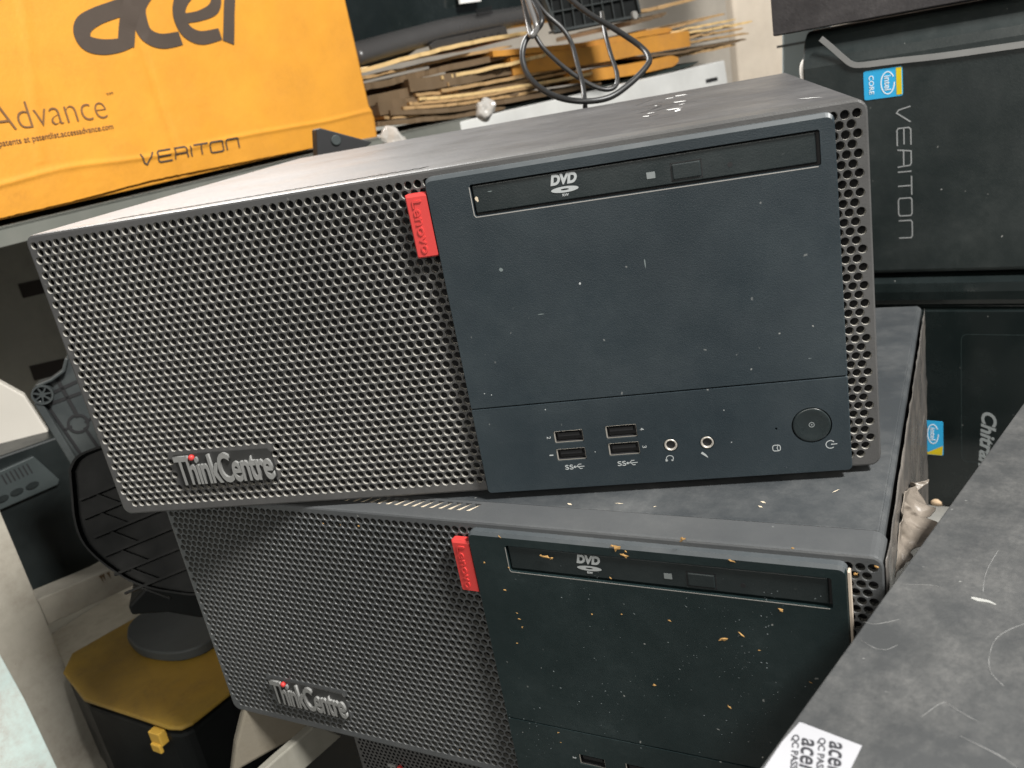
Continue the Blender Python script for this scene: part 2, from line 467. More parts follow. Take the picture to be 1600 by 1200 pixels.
    mb.loft([[(p[0], P + y, p[1]) for p in circ(x, z, r_, 40)] for r_, y in pr], cap0=False)
    pb = mb.obj('power_button', mat('button_plastic', (.016, .022, .023), .24, dust=(.06, .07, .07), dust_amt=.5, rvar=.08), c, smooth=True)
    mb = MB(); ribbon(mb, catmull([(x + 1.0 * math.cos(t), z + 1.0 * math.sin(t)) for t in [2 * math.pi * k / 8 for k in range(9)]], 3), 0.28, P + 0.5, 0.08)
    mb.box(x - .25, x + .25, P + .40, P + .5, z - .25, z + .25)
    mb.obj('button_mark', M_inkdim, pb)
    # --- printed symbols on the port cover
    mb = MB()
    cx, cz = 340.4, 12.9
    ribbon(mb, [(cx + 1.7 * math.cos(math.radians(t)), cz + 1.7 * math.sin(math.radians(t))) for t in range(35, 326, 20)], 0.32, P, 0.05)
    ribbon(mb, [(cx + 0.2, cz), (cx + 2.6, cz + .1)], 0.32, P, 0.05)
    mb.obj('power_symbol', M_ink, c)
    mb = MB(); q = rrect(318.1, 321.1, 11.7, 14.3, 0.9, 4); ribbon(mb, q + [q[0]], 0.3, P, 0.05); ribbon(mb, [(320.2, 11.9), (319.8, 13), (320.2, 14.1)], 0.25, P, 0.05)
    mb.obj('drive_symbol', M_ink, c)
    for cx in (235.6, 261.4) if False else (235.4, 258.3):
        text('usb_marking', 'SS', M_ink, c, (cx - 2.3, 11.0, 3.6, 2.2), P, offset=0.0)
        mb = MB(); x0 = cx + 0.2
        ribbon(mb, [(x0, 11.0), (x0 + 4.2, 11.0)], 0.3, P, 0.05); ribbon(mb, [(x0 + .8, 11.0), (x0 + 1.8, 12.1), (x0 + 3.0, 12.1)], 0.28, P, 0.05)
        ribbon(mb, [(x0 + 1.4, 11.0), (x0 + 2.2, 10.0), (x0 + 3.2, 10.0)], 0.28, P, 0.05)
        mb.add([(p[0], P - .05, p[1]) for p in circ(x0, 11.0, 0.55, 10)], [tuple(range(10))])
        mb.obj('usb_symbol', M_ink, c)
    for s, x_, z_ in (('2', 226.4, 25.6), ('1', 226.2, 17.3), ('4', 266.4, 26.2), ('3', 266.5, 18.0)):
        text('port_number', s, M_ink, c, (x_, z_, 1.0 if s != '1' else 0.5, 1.7), P, rot=-90)
    mb = MB(); cx, cz = 276.4, 11.8
    ribbon(mb, [(cx + 1.45 * math.cos(math.radians(t)), cz + 1.3 * math.sin(math.radians(t))) for t in range(-50, 231, 20)], 0.3, P, 0.05)
    mb.box(cx - 1.9, cx - 1.1, P - .05, P + .05, cz - 1.3, cz - 0.3); mb.box(cx + .6, cx + 1.3, P - .05, P + .05, cz - 1.3, cz - 0.6)
    mb.obj('headphone_symbol', M_ink, c)
    mb = MB(); ribbon(mb, [(289.6, 13.4), (291.0, 12.2), (292.0, 11.0)], [1.0, 0.8, 0.25], P, 0.05); mb.obj('microphone_symbol', M_ink, c)
    # --- red tag with raised lettering
    mb = MB(); q = rrect(185.0, 194.2, 109.8, 135.8, 0.6, 2); q2 = rrect(185.6, 194.2, 110.4, 134.6, 0.5, 2)
    mb.loft([[(p[0], 0.2, p[1]) for p in q], [(p[0], P + 1.0, p[1]) for p in q], [(p[0], P + 0.3, p[1]) for p in q2]])
    rt = mb.obj('red_tag', M_red, c)
    text('tag_lettering', 'Lenovo', M_red, rt, (189.6, 122.4, 21.5, 3.9), P + 0.3, rot=-90, extrude=0.4, offset=0.01)
    # --- raised name badge over the perforation
    mb = MB(); mb.add([(39.3, 0.2, 30.7), (39.6, .2, 14.6), (84, .2, 14.0), (91.5, .2, 15.4), (91.8, .2, 28.5), (90.5, .2, 30.3), (62, .2, 30.9),
                       (39.3, -0.9, 30.7), (39.6, -.9, 14.6), (84, -.9, 14.0), (91.5, -.9, 15.4), (91.8, -.9, 28.5), (90.5, -.9, 30.3), (62, -.9, 30.9)],
                      [(7, 8, 9, 10, 11, 12, 13)] + [(i, (i + 1) % 7, (i + 1) % 7 + 7, i + 7) for i in range(7)])
    bd = mb.obj('name_badge', M_badgeback, c)
    L = text('badge_lettering', 'ThinkCentre', M_badge, bd, (65.5, 22.6, 51.6, 15.6), -0.9, extrude=1.3, offset=0.02, space=0.92)
    mb = MB(); mb.loft([[(49.75 + r_ * a, y, 29.2 + r_ * b) for a, b in circ(0, 0, 1, 14)] for r_, y in ((1.5, -1.0), (1.5, -2.3), (1.1, -2.8), (.4, -3.0))])
    mb.obj('red_dot', M_red, bd, smooth=True)
    return c


pc = make_computer()
# main one keeps the origin; scuffs on its top
mb = MB()
for (a, b, wd) in (((1012, 178), (1020, 176), 2.0), ((1022, 166), (1028, 165), 1.6), ((1042, 154), (1052, 153), 2.4), ((1055, 150), (1074, 148), 2.6),
                   ((1052, 160), (1073, 158), 2.0), ((1040, 172), (1066, 169), 2.2), ((1004, 183), (1014, 181), 2.8), ((1060, 164), (1072, 162), 1.4), ((1056, 175), (1060, 171), 1.2),
                   ((1245, 155), (1286, 152), 1.5)):
    p = hit(*a, (0, 0, 1), Vector((0, 0, 143.9 if a[0] < 1200 else 144))); q = hit(*b, (0, 0, 1), Vector((0, 0, 143.9 if a[0] < 1200 else 144)))
    d = (q - p); L0 = d.length; d.normalize(); s_ = Vector((-d.y, d.x, 0)) * wd * (1.5 if a[0] < 1200 else .5)
    up = Vector((0, 0, 0.12)); m_ = (p + q) / 2
    mb = MB(); mb.add([p + up, m_ - s_ + up, q + up, m_ + s_ * .7 + up], [(0, 1, 2, 3)])
    mb.obj('paint_scuff', M_white, pc)
mb = MB()
for k in range(12):
    a = (985 + rnd.uniform(0, 60), 162 + rnd.uniform(0, 26)); b = (a[0] + rnd.uniform(15, 50), a[1] - rnd.uniform(3, 11))
    mb = MB(); p = hit(*a, (0, 0, 1), Vector((0, 0, 143.9))) + Vector((0, 0, .1)); q = hit(*b, (0, 0, 1), Vector((0, 0, 143.9))) + Vector((0, 0, .1))
    d = (q - p).normalized(); s_ = Vector((-d.y, d.x, 0)) * 0.35
    mb.add([p - s_, q - s_, q + s_, p + s_], [(0, 1, 2, 3)])
    mb.obj('scratch_mark', M_dark, pc)

M_bezel_low = mat('lower_bezel_plastic', (0.082, 0.086, 0.089), 0.42, dust=(0.17, 0.17, 0.165), dust_amt=0.35, bump=0.25, bump_scale=1400, speck=0.4)  # separate bezel tone and more specks for the lower computer
M_ring_low = mat('shaded_hole_wall', (0.095, 0.095, 0.088), 0.6)  # darker copy of the hole wall, painting in shade on the lower computer
M_smear = mat('pale_smear', (.16, .19, .19), .6)
for u, v, rx_, rz_, m_ in ((906, 443, .55, .6, M_ink), (783, 422, .9, 1.0, M_smear), (1008, 412, .35, 2.2, M_smear), (745, 311, .8, 1.3, M_beige), (765, 299, 1.5, .25, M_smear), (845, 491, 2.2, .18, M_smear),
                       (852, 640, .35, .3, M_ink), (757, 615, .3, .3, M_ink), (768, 617, .3, .3, M_ink), (1143, 691, .3, .3, M_ink), (1265, 560, .9, .12, M_smear), (1131, 641, .3, .3, M_ink), (930, 706, .3, .3, M_ink)):
    on_drive = (u, v) in ((745, 311), (765, 299)); yy = -3.12 if on_drive else -4.03
    w_ = hit(u, v, (0, 1, 0), Vector((0, yy, 0)))
    mb = MB(); k_n = 9; mb.add([(w_.x + rx_ * rnd.uniform(.5, 1.1) * math.cos(2 * math.pi * k / k_n), yy, w_.z + rz_ * rnd.uniform(.5, 1.1) * math.sin(2 * math.pi * k / k_n)) for k in range(k_n)], [tuple(range(k_n))])
    mb.obj('surface_mark', m_, pc)
ML = frame((1.0, 27.6, -146.9), -14.6)
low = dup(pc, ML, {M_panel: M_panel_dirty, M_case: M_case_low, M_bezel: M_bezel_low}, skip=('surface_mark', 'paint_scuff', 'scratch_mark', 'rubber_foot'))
low['label'] = 'second grey desktop computer, directly under the clean one, its front speckled with dirt flakes'
for (u0, v0, u1, v1, w1) in ((886, 786, 894, 789, .6), (1188, 783, 1197, 786, .6), (1184, 790, 1192, 793, .5), (1020, 792, 1026, 791, .3), (960, 786, 975, 787, .3), (1300, 770, 1312, 764, .3)):
    nrm_, pt_ = (0, 0, 1), Vector((0, 0, -146.9 + 144.02)); p = ML.inverted() @ hit(u0, v0, nrm_, pt_); q = ML.inverted() @ hit(u1, v1, nrm_, pt_)
    d = (q - p).normalized(); s_ = Vector((-d.y, d.x, 0)) * w1; mb = MB(); mb.add([p, (p + q) / 2 - s_, q, (p + q) / 2 + s_], [(0, 1, 2, 3)]); mb.obj('paint_scuff', M_beige, low)
# broken, dust-filled edge down the right side of its front cover
mb = MB(); mb.box(348.35, 349.2, -3.2, -0.1, 60, 138.5); mb.obj('dusty_edge', M_edge, low)

# dirt flakes stuck on the second computer
mb = MB()
def flake(u, v, r, y=-4.05, n=9, ax=None):
    x, z = loc(ML, u, v, y)
    sx, sz, th0 = rnd.uniform(.8, 1.4), rnd.uniform(.35, .8), rnd.uniform(-.9, .9)
    pts = [(x + r * k_ * (sx * math.cos(t) * math.cos(th0) - sz * math.sin(t) * math.sin(th0)), z + r * k_ * (sx * math.cos(t) * math.sin(th0) + sz * math.sin(t) * math.cos(th0))) for t, k_ in [(2 * math.pi * k / n + rnd.uniform(-.25, .25), rnd.uniform(.3, 1.25)) for k in range(n)]]
    mb.add([(x + r * rnd.uniform(-.3, .3), y - r * 0.2, z)] + [(p[0], y, p[1]) for p in pts], [(0, i + 1, (i + 1) % n + 1) for i in range(n)])
for u, v, r in ((962, 857, 2.0), (975, 868, 1.5), (957, 853, 1.4), (978, 862, 1.1), (853, 870, 1.9), (862, 872, 1.4), (845, 868, 1.1), (1066, 843, 1.5), (1131, 998, 1.5), (1126, 1000, 1.0),
                (1159, 992, 1.3), (1022, 1071, 1.0), (1139, 1105, 1.0), (789, 922, .9), (811, 967, .8), (808, 958, .6), (816, 980, .7), (808, 1005, .6),
                (1142, 876, 1.3), (1238, 857, .8), (1221, 954, 1.5), (1266, 1066, .8), (780, 838, .8), (757, 879, .8), (954, 903, .9), (1186, 1016, .6), (1046, 970, .6), (925, 960, .8), (971, 960, .6), (795, 887, .6), (872, 1145, .6), (876, 1160, .5)):
    flake(u, v, r)
for u, v, r in ((1370, 886, 1.0), (1338, 897, .9), (505, 818, .6), (560, 822, .8), (532, 820, .5), (718, 1172, .6)): flake(u, v, r, y=-0.1)
o = mb.obj('dirt_flakes', M_flake); o.matrix_world = Matrix.Translation(ML.translation * S) @ ML.to_3x3().to_4x4()
o['kind'] = 'stuff'; tag(o, 'tiny orange brown dirt flakes stuck on the lower computer front', 'dirt')

mb = MB()
cl = [(rnd.uniform(800, 1280), rnd.uniform(890, 1180)) for _ in range(16)]
for k in range(330):
    if k % 3: c_ = rnd.choice(cl); u, v = rnd.gauss(c_[0], 26), rnd.gauss(c_[1], 18)
    else: u, v = rnd.uniform(790, 1300), rnd.uniform(860, 1190)
    if u < 785 or u > 1320 or v < 865 + (u - 790) * .1 or v > 1190 - max(0, u - 1190) * 1.2: continue
    flake(u, v, rnd.choice((.12, .14, .18, .2, .26, .4)), n=6, y=-4.02)
o = mb.obj('dust_specks', mat('pale_dust_speck', (.17, .195, .20), .8, var=.4)); o.matrix_world = Matrix.Translation(ML.translation * S) @ ML.to_3x3().to_4x4()
o['kind'] = 'stuff'; tag(o, 'fine pale dust specks scattered on the lower computer front cover', 'dust')

# ------------------------------------------------------------------ crumpled plastic film on the right side of the second computer
M_film = mat('plastic_film', (0.085, 0.08, 0.075), 0.3, dust=(0.42, 0.36, 0.30), dust_amt=0.55, dust_scale=40, bump=0.9, bump_scale=220, var=.35, streak=1.0, streak_dir=(1, .1, 2.2))
mb = MB(); nx, nz_ = 40, 26
def film(y, z):
    e = 3.0 * noise.noise(Vector((y * .03, z * .09, 0))) + 1.6 * noise.noise(Vector((y * .09, z * .25, 3)))
    return 360.6 + abs(e) * .35 + .5 * max(0, noise.noise(Vector((z * .3, y * .01, 2))))
vs = []; fs = []
for i in range(nx + 1):
    y = 0.5 + 288 * i / nx
    for j in range(nz_ + 1):
        z = 142.5 - 141 * j / nz_
        x = film(y, z)
        # loose flap bulging out low at the middle
        g = math.exp(-((y - 95) / 50) ** 2) * max(0, (j / nz_ - .3)) ** .7
        x += 14 * g * (0.75 + .5 * noise.noise(Vector((y * .06, z * .06, 8))))
        vs.append((x, y, z))
for i in range(nx):
    for j in range(nz_):
        a = i * (nz_ + 1) + j; fs.append((a, a + 1, a + nz_ + 2, a + nz_ + 1))
mb.add(vs, fs)
o = mb.obj('plastic_film', M_film, smooth=True); o.matrix_world = Matrix.Translation(ML.translation * S) @ ML.to_3x3().to_4x4()
md = o.modifiers.new('thick', 'SOLIDIFY'); md.thickness = 0.3 * S
tag(o, 'crumpled brownish plastic film clinging to the right side of the second computer', 'plastic film')

M_clump = mat('tan_plastic_clump', (0.17, 0.145, 0.12), 0.4, dust=(0.38, 0.33, 0.28), dust_amt=0.6, dust_scale=70, bump=1.0, bump_scale=260, var=.3)
def clump():
    bm = bmesh.new(); bmesh.ops.create_grid(bm, x_segments=70, y_segments=70, size=1)
    pix = ((1394, 905), (1466, 826), (1440, 752), (1402, 770))      # bottom-left, right, top, left of the clump in the photo
    P_ = [ML.inverted() @ hit(u, v, ML.to_3x3() @ Vector((0, 1, 0)), ML @ Vector((0, yy, 0))) for (u, v), yy in zip(pix, (20, 70, 130, 70))]
    for v_ in bm.verts:
        a, b = (v_.co.x + 1) / 2, (v_.co.y + 1) / 2
        q = P_[0] * (1 - a) * (1 - b) + P_[1] * a * (1 - b) + P_[2] * a * b + P_[3] * (1 - a) * b
        e = 1 - abs(2 * a - 1) ** 6 * .0
        n1 = noise.noise(q * .05) * 6 + abs(noise.noise(q * .12)) * 4 + noise.noise(q * .35) * .7
        q = q + Vector((.35, -1, .3)).normalized() * n1 + Vector((noise.noise(q * .08 + Vector((9, 0, 0))) * 5, 0, noise.noise(q * .08) * 5))
        if q.x < 361.5: q.x = 361.5 + (361.5 - q.x) * .15
        v_.co = q * S
    me = bpy.data.meshes.new('plastic_clump'); bm.to_mesh(me); bm.free(); me.materials.append(M_clump)
    for p_ in me.polygons: p_.use_smooth = True
    o = bpy.data.objects.new('plastic_clump', me); col.objects.link(o); o.matrix_world = Matrix.Translation(ML.translation * S) @ ML.to_3x3().to_4x4()
    md = o.modifiers.new('thick', 'SOLIDIFY'); md.thickness = .4 * S
    tag(o, 'crumpled tan plastic clump at the right side of the second computer', 'plastic clump')
clump()

# ------------------------------------------------------------------ third computer at the bottom with a finer grille
def fine_computer():
    M3 = frame(ML @ Vector((66.6 + 20, 0, 0)) , -14.6); M3.translation = ML @ Vector((80.0, 8.0, 0)); 
    c = thing('desktop_computer', 'dark desktop computer with a fine mesh front, lowest in the stack, mostly cut off below', 'desktop computer', M3, 'matching desktop computers stacked on their sides')
    x0, z1 = loc(M3, 550, 1146, 0); zt = -3.0
    W, H = 250, 120; holes = []
    for r in range(18):
        for i in range(90):
            x = 3.4 + 2.75 * i + (1.375 if r % 2 else 0); z = -4 - 2.38 * r
            if x < W - 3: holes.append((x, zt + z))
    mb = MB(); out = rrect(0, W, zt - H, zt, 3, 3); inn = rrect(.8, W - .8, zt - H + .8, zt - .8, 2.4, 3)
    v, f = plate(inn, [circ(x, z, .95, 6) for x, z in holes])
    mb.add([(p.x, 0, p.y) for p in v], f)
    mb.loft([[(p[0], 0, p[1]) for p in inn], [(p[0], .8, p[1]) for p in out], [(p[0], 200, p[1]) for p in out]], cap0=False)
    mb.obj('front_bezel', M_bezel, c)
    mb = MB(); mb.box(1, W - 1, 1.5, 2, zt - 60, zt - 2); mb.obj('cavity_shade', M_dark, c)  # dark sheet standing in for the shaded inside
    mb = MB(); lx, lz = loc(M3, 626, 1199, 0)
    mb.loft([[(lx + r_ * a, y, lz + r_ * b) for a, b in circ(0, 0, 1, 12)] for r_, y in ((1.6, 0), (1.6, -1.4), (.8, -1.9))]); mb.obj('red_dot', M_red, c)
    lx, lz = loc(M3, 616, 1196, 0)
    text('badge_lettering', 'Th', M_badge, c, (lx, lz - 3, 7, 9), -.2, extrude=1.0, offset=.03)
    return c
fine_computer()

# ------------------------------------------------------------------ towers at the right, behind
V = frame((375.7, 333.1, 0), -22)
M_vcase = mat('tower_plastic', (0.015, 0.021, 0.021), 0.4, dust=(0.10, 0.11, 0.105), dust_amt=0.35, dust_scale=16, speck=0.8, bump=.2)
M_silver = mat('silver_trim', (0.36, 0.36, 0.35), 0.35, metal=.5)
def profile(mb, pts, x0, x1):
    mb.loft([[(x0, p[0], p[1]) for p in pts], [(x1, p[0], p[1]) for p in pts]])
t1 = thing('tower_computer', 'black tower computer on its side with silver trim line, blue sticker and silver lettering', 'tower computer', V, 'tower computers piled at the right')
mb = MB()
prof = [(345, -7), (2, -7), (0, -5), (0, 136), (0, 142), (1.5, 148), (4.5, 155), (9, 161), (14, 164.5), (19, 166), (345, 166)]
# left end slants in slightly towards the top, as moulded
mb.loft([[((-4 if p[1] > 120 else 4) + (0 if p[1] > 120 else 0), p[0], p[1]) for p in prof], [(375, p[0], p[1]) for p in prof]])
mb.obj('front_body', M_vcase, t1, bevel=1.2, smooth=False)
pts = catmull([loc(V, *q, 0) for q in ((1283, 60), (1300, 74), (1318, 90), (1332, 100), (1350, 101), (1400, 95), (1480, 86), (1600, 69), (1700, 56))], 6)
mb = MB(); 
for p in pts: pass
ribbon(mb, pts, [3.6 if p.x < 38 else 3.9 for p in pts], -0.6, 0.7)
mb.obj('silver_trim', M_silver, t1)
# dusty pale line along the top edge
mb = MB(); mb.box(0, 374, 16.5, 19, 165.8, 166.5); mb.obj('dusty_edge', M_edge, t1)
def sticker(parent, M, pix, yellow_right, y=-0.05, bottom=False):
    q = [loc(M, *p, 0) for p in pix]; x0 = q[0][0]; x1 = q[1][0]; z1 = q[0][1]; z0 = q[2][1]
    mb = MB(); o_ = rrect(x0, x1, z0, z1, 1.4, 4)
    mb.loft([[(p[0], 0.2, p[1]) for p in o_], [(p[0], y - .25, p[1]) for p in o_]])
    st = mb.obj('sticker', mat('blue_sticker', srgb(52, 168, 220), .3, var=.08), parent)
    ye = mat('yellow_sticker', srgb(214, 190, 30), .3, var=.2)
    mb = MB()
    if yellow_right:
        mb.box(x1 - (x1 - x0) * .16, x1 - .6, y - .4, y - .2, z0 + 1, z1 - .6)
    if bottom:
        w_ = x1 - x0
        mb.add([(x0 + .3, y - .35, z0 + .5), (x1 - .8, y - .35, z0 + .3), (x1 - .3, y - .35, z0 + w_ * .45), (x0 + w_ * .45, y - .35, z0 + w_ * .13)], [(0, 1, 2, 3)])
    mb.obj('yellow_band', ye, st)
    wi = mat('sticker_white', (.75, .82, .86), .4)
    cx = x0 + (x1 - x0) * (.62); cz = (z0 + z1) / 2; 
    if bottom: cz = z1 - (z1 - z0) * .38
    mb = MB(); rx, rz = (x1 - x0) * .17, (z1 - z0) * .38
    if bottom: rx, rz = (x1 - x0) * .2, (z1 - z0) * .28
    ribbon(mb, [(cx + rx * math.cos(math.radians(t)), cz + rz * math.sin(math.radians(t))) for t in range(30, 371, 15)], .7, y - .3, .08)
    mb.obj('swirl', wi, st)
    text('sticker_lettering', 'intel', wi, st, (cx, cz, rz * 1.3, rx * 1.0), y - .3, rot=-90, offset=.01)
    text('sticker_lettering', 'CORE', wi, st, (x0 + (x1 - x0) * .2, cz, rz * 1.7, rx * .75), y - .3, rot=-90, offset=.01)
sticker(t1, V, ((1349, 112), (1410, 104), (1411, 149)), True)
def veriton(parent, M, place, wd, m, y):
    """place(u, v) -> (x, z): u 0..7 along the word, v 0..1 up the letters"""
    G = {'V': [[(0, 1), (.12, .15), (.25, 0), (.75, 1)]], 'E': [[(.85, 1), (0.1, 1), (0, .85), (0, .1), (.1, 0), (.85, 0)], [(0, .5), (.8, .5)]],
         'R': [[(0, 0), (0.1, 1), (.7, 1), (.8, .9), (.85, 0)], [(.05, .45), (.82, .45)]], 'I': [[(0.05, 0), (0.05, 1)]],
         'T': [[(0, 1), (.95, 1)], [(.48, 1), (.48, 0)]], 'O': [[(.1, 0), (0, .1), (0, .9), (.1, 1), (.8, 1), (.9, .9), (.9, .1), (.8, 0), (.1, 0)]],
         'N': [[(0, 0), (0, .9), (.1, 1), (.8, 1), (.9, .9), (.9, 0)]]}
    adv = {'V': 1.0, 'E': 1.05, 'R': 1.05, 'I': .28, 'T': 1.1, 'O': 1.15, 'N': .9}
    tot = sum(adv[k] for k in 'VERITON'); x = 0; mb = MB()
    for k in 'VERITON':
        for st in G[k]:
            pp = [st[0]]
            for (a0_, b0_), (a1_, b1_) in zip(st, st[1:]):
                pp += [(a0_ + (a1_ - a0_) * q_ / 6, b0_ + (b1_ - b0_) * q_ / 6) for q_ in range(1, 7)]
            ribbon(mb, [place((x + a) / tot, b) for a, b in pp], wd, y, .12)
        x += adv[k]
    return mb.obj('lettering', m, parent)
a0 = loc(V, 1421, 166, 0); a1 = loc(V, 1405, 372, 0)
veriton(t1, V, lambda a, b: (a1[0] + (a0[0] - a1[0]) * b + 0.6 * (1 - a), a0[1] + (a1[1] - a0[1]) * a), .8, mat('silver_ink', (.30, .31, .31), .4), -0.05)

Vt = frame((375.7, 333.1, 0), -22); Vt.translation = V @ Vector((-23, 0, 167.0))
M_top = mat('matte_dark_case', (0.030, 0.027, 0.028), 0.6, dust=(.13, .12, .12), dust_amt=.6, dust_scale=22, speck=.8, bump=.5, bump_scale=500)
t2 = thing('tower_computer', 'matte black computer case lying above the silver-trimmed tower, cut off at the top', 'tower computer', Vt, 'tower computers piled at the right')
mb = MB(); mb.box(0, 380, 0, 320, 0, 150); mb.obj('case', M_top, t2, bevel=1.5)
mb = MB(); mb.box(.5, 379.5, -1.4, .3, .4, 149.6); mb.obj('front_cover', M_top, t2, bevel=.6)

Vb = V.copy(); Vb.translation = V @ Vector((20, 0, -192))
t3 = thing('tower_computer', 'glossy black tower computer with white italic lettering, under the silver-trimmed tower', 'tower computer', Vb, 'tower computers piled at the right')
mb = MB(); profile(mb, [(330, 0), (0, 0), (-1, 2), (-1, 157), (1, 158.5), (3, 159.5), (3, 161), (-1, 162.5), (-2.5, 166), (-2.8, 172), (-1.5, 178), (2, 181.5), (10, 183), (330, 183)], 0, 350)
mb.obj('case', M_gloss, t3, bevel=.4)
sticker(t3, Vb, ((1432, 655), (1474, 657), (1474, 711)), False, y=-1.1, bottom=True)
c0 = loc(Vb, 1540, 644, -1)
text('lettering', 'Chitransh', mat('faded_white_ink', (.25, .27, .27), .5), t3, (c0[0] + 1.0, c0[1] - 29, 58, 10.0), -1.05, rot=-93, offset=.03, shear=.3)
mb = MB(); q = rrect(75, 128, 40, 140, 4, 4); ribbon(mb, q + [q[0]], .5, -1.0, .1); mb.obj('reflection_outline', mat('reflection_line', (.02, .03, .03), .3), t3)  # faint reflection on the glossy front, painted as a thin outline

# bench surface below that tower, with a small cream cap lying on it
mb = MB(); mb.box(-90, 400, -120, 330, -30, 0)
o = mb.obj('metal_bench', mat('bench_paint', (.16, .16, .15), .5, dust=(.4, .38, .34), dust_amt=.5, speck=.5), bevel=1.5)
Vb2 = Vb.copy(); Vb2.translation = V @ Vector((70, 0, -192.3)); o.matrix_world = Matrix.Translation(Vb2.translation * S) @ Vb2.to_3x3().to_4x4()
tag(o, 'grey metal bench top under the glossy black tower', 'bench')
mb = MB(); p = hit(1466, 786, (0, 0, 1), Vector((0, 0, -192)))
mb.loft([[p + Vector((r_ * a, r_ * b * .8, z_)) for a, b in circ(0, 0, 1, 18)] for r_, z_ in ((6, 0.2), (6.5, 3), (5, 5.5), (2, 6.5))])
tag(mb.obj('bottle_cap', mat('cream_cap', (.75, .55, .36), .5), smooth=True), 'small cream cap on the grey bench beside the plastic film', 'cap')

# ------------------------------------------------------------------ foreground tower at lower right
a = hit(1195, 1200, (0, 0, 1), Vector((0, 0, -1))); b = hit(1600, 635, (0, 0, 1), Vector((0, 0, -1)))
ang = math.degrees(math.atan2(b.y - a.y, b.x - a.x))
F = frame(b + (b - a).normalized() * 35, ang + 180)      # local x runs back along the edge toward the camera, y to the right
M_scuff = mat('scuffed_dark_steel', (0.058, 0.060, 0.061), 0.48, dust=(.19, .186, .178), dust_amt=.95, fine=14, dust_scale=30, var=.2, speck=1.0, streak=.5, streak_dir=(1.6, .5, 1), bump=.25, bump_scale=900)
fg = thing('tower_computer', 'scuffed dark grey tower computer in the near right corner with white paper stickers', 'tower computer', F, 'tower computers piled at the right')
mb = MB()
mb.box(0, 380, -0, 350, -170, -1.2)
mb.obj('case', M_scuff, fg, bevel=.8)
mb = MB(); mb.box(.8, 379, -1.0, 349, -1.6, 0.0); mb.obj('side_cover', M_scuff, fg, bevel=.5)
M_scr = mat('scratch_grey', (.24, .24, .235), .6)
def fpt(u, v): 
    q = F.inverted() @ hit(u, v, (0, 0, 1), Vector((0, 0, -1))); return (q.x, q.y)
def flat_ribbon(mb, pts, wd, z=0.05):
    M = Matrix(((1, 0, 0, 0), (0, 0, 1, 0), (0, 1, 0, 0), (0, 0, 0, 1)))      # (x, y, z)->(x, z, y)
    k = len(mb.v); ribbon(mb, pts, wd, 0, .05)
    for i in range(k, len(mb.v)):
        p = mb.v[i]; mb.v[i] = Vector((p.x, p.z, z - p.y))
mb = MB()
for path, wd in ((((1600, 975), (1575, 985), (1555, 1000), (1546, 1025), (1548, 1050), (1568, 1072)), .45), (((1345, 1000), (1365, 1012), (1385, 1015), (1402, 1008)), .3),
                 (((1560, 860), (1545, 885), (1538, 905), (1536, 925)), .35), (((1440, 1120), (1465, 1102), (1478, 1097)), .3), (((1478, 1098), (1500, 1112), (1528, 1128)), .3),
                 (((1415, 913), (1450, 914), (1470, 917)), .2), (((1350, 972), (1370, 975), (1405, 968)), .25), (((1500, 1150), (1560, 1180), (1590, 1200)), .4)):
    mb = MB(); n5 = len(path) * 5 - 4; flat_ribbon(mb, catmull([fpt(*q) for q in path], 5), [wd * .7 * (.25 + .75 * abs(noise.noise(Vector((i * .9, path[0][0], 0))) * 2)) for i in range(n5)])
    mb.obj('scratch_mark', M_scr, fg)
mb = MB(); flat_ribbon(mb, [fpt(*q) for q in ((1518, 934), (1528, 937), (1545, 940), (1556, 945))], [1.0, 1.6, 1.1, .4], .06)
mb.obj('paint_chip', mat('chip_grey', (.38, .38, .36), .6), fg)
# stickers
qs = [fpt(*q) for q in ((1250, 1129), (1347, 1166), (1315, 1230), (1180, 1222), (1222, 1160))]
mb = MB(); mb.add([(q[0], q[1], 0.03) for q in qs] + [(q[0], q[1], .22) for q in qs], [(5, 6, 7, 8, 9)] + [(i, (i + 1) % 5, (i + 1) % 5 + 5, i + 5) for i in range(5)])
st = mb.obj('inspection_sticker', mat('white_paper', (.40, .40, .42), .6, var=.05), fg)
M_pr = mat('grey_print', (.03, .03, .035), .8)
def flat_text(s, u0, v0, u1, v1, h, offs=0.0, shear=0.0):
    """lettering whose baseline runs between two photo pixels on the tower's top"""
    p = Vector(fpt(u0, v0)); q = Vector(fpt(u1, v1)); d = q - p; L_ = d.length; cx = (p + q) / 2
    aa = math.degrees(math.atan2(d.y, d.x))
    M = Matrix(((1, 0, 0, 0), (0, 0, 1, 0), (0, -1, 0, 0.24), (0, 0, 0, 1)))   # face -y -> up +z ; z -> y
    text('sticker_print', s, M_pr, st, (cx.x, cx.y, L_, h), 0, rot=aa, extrude=.03, offset=offs, shear=shear, M=M)
flat_text('acer', 1306, 1160, 1303, 1212, 3.3, .02, .2)
flat_text('QC PASSED', 1284, 1154, 1278, 1226, 2.1, .03)
flat_text('acer', 1263, 1155, 1258, 1210, 3.3, .02, .2)
flat_text('QC PASSED', 1243, 1149, 1238, 1222, 2.1, .03)

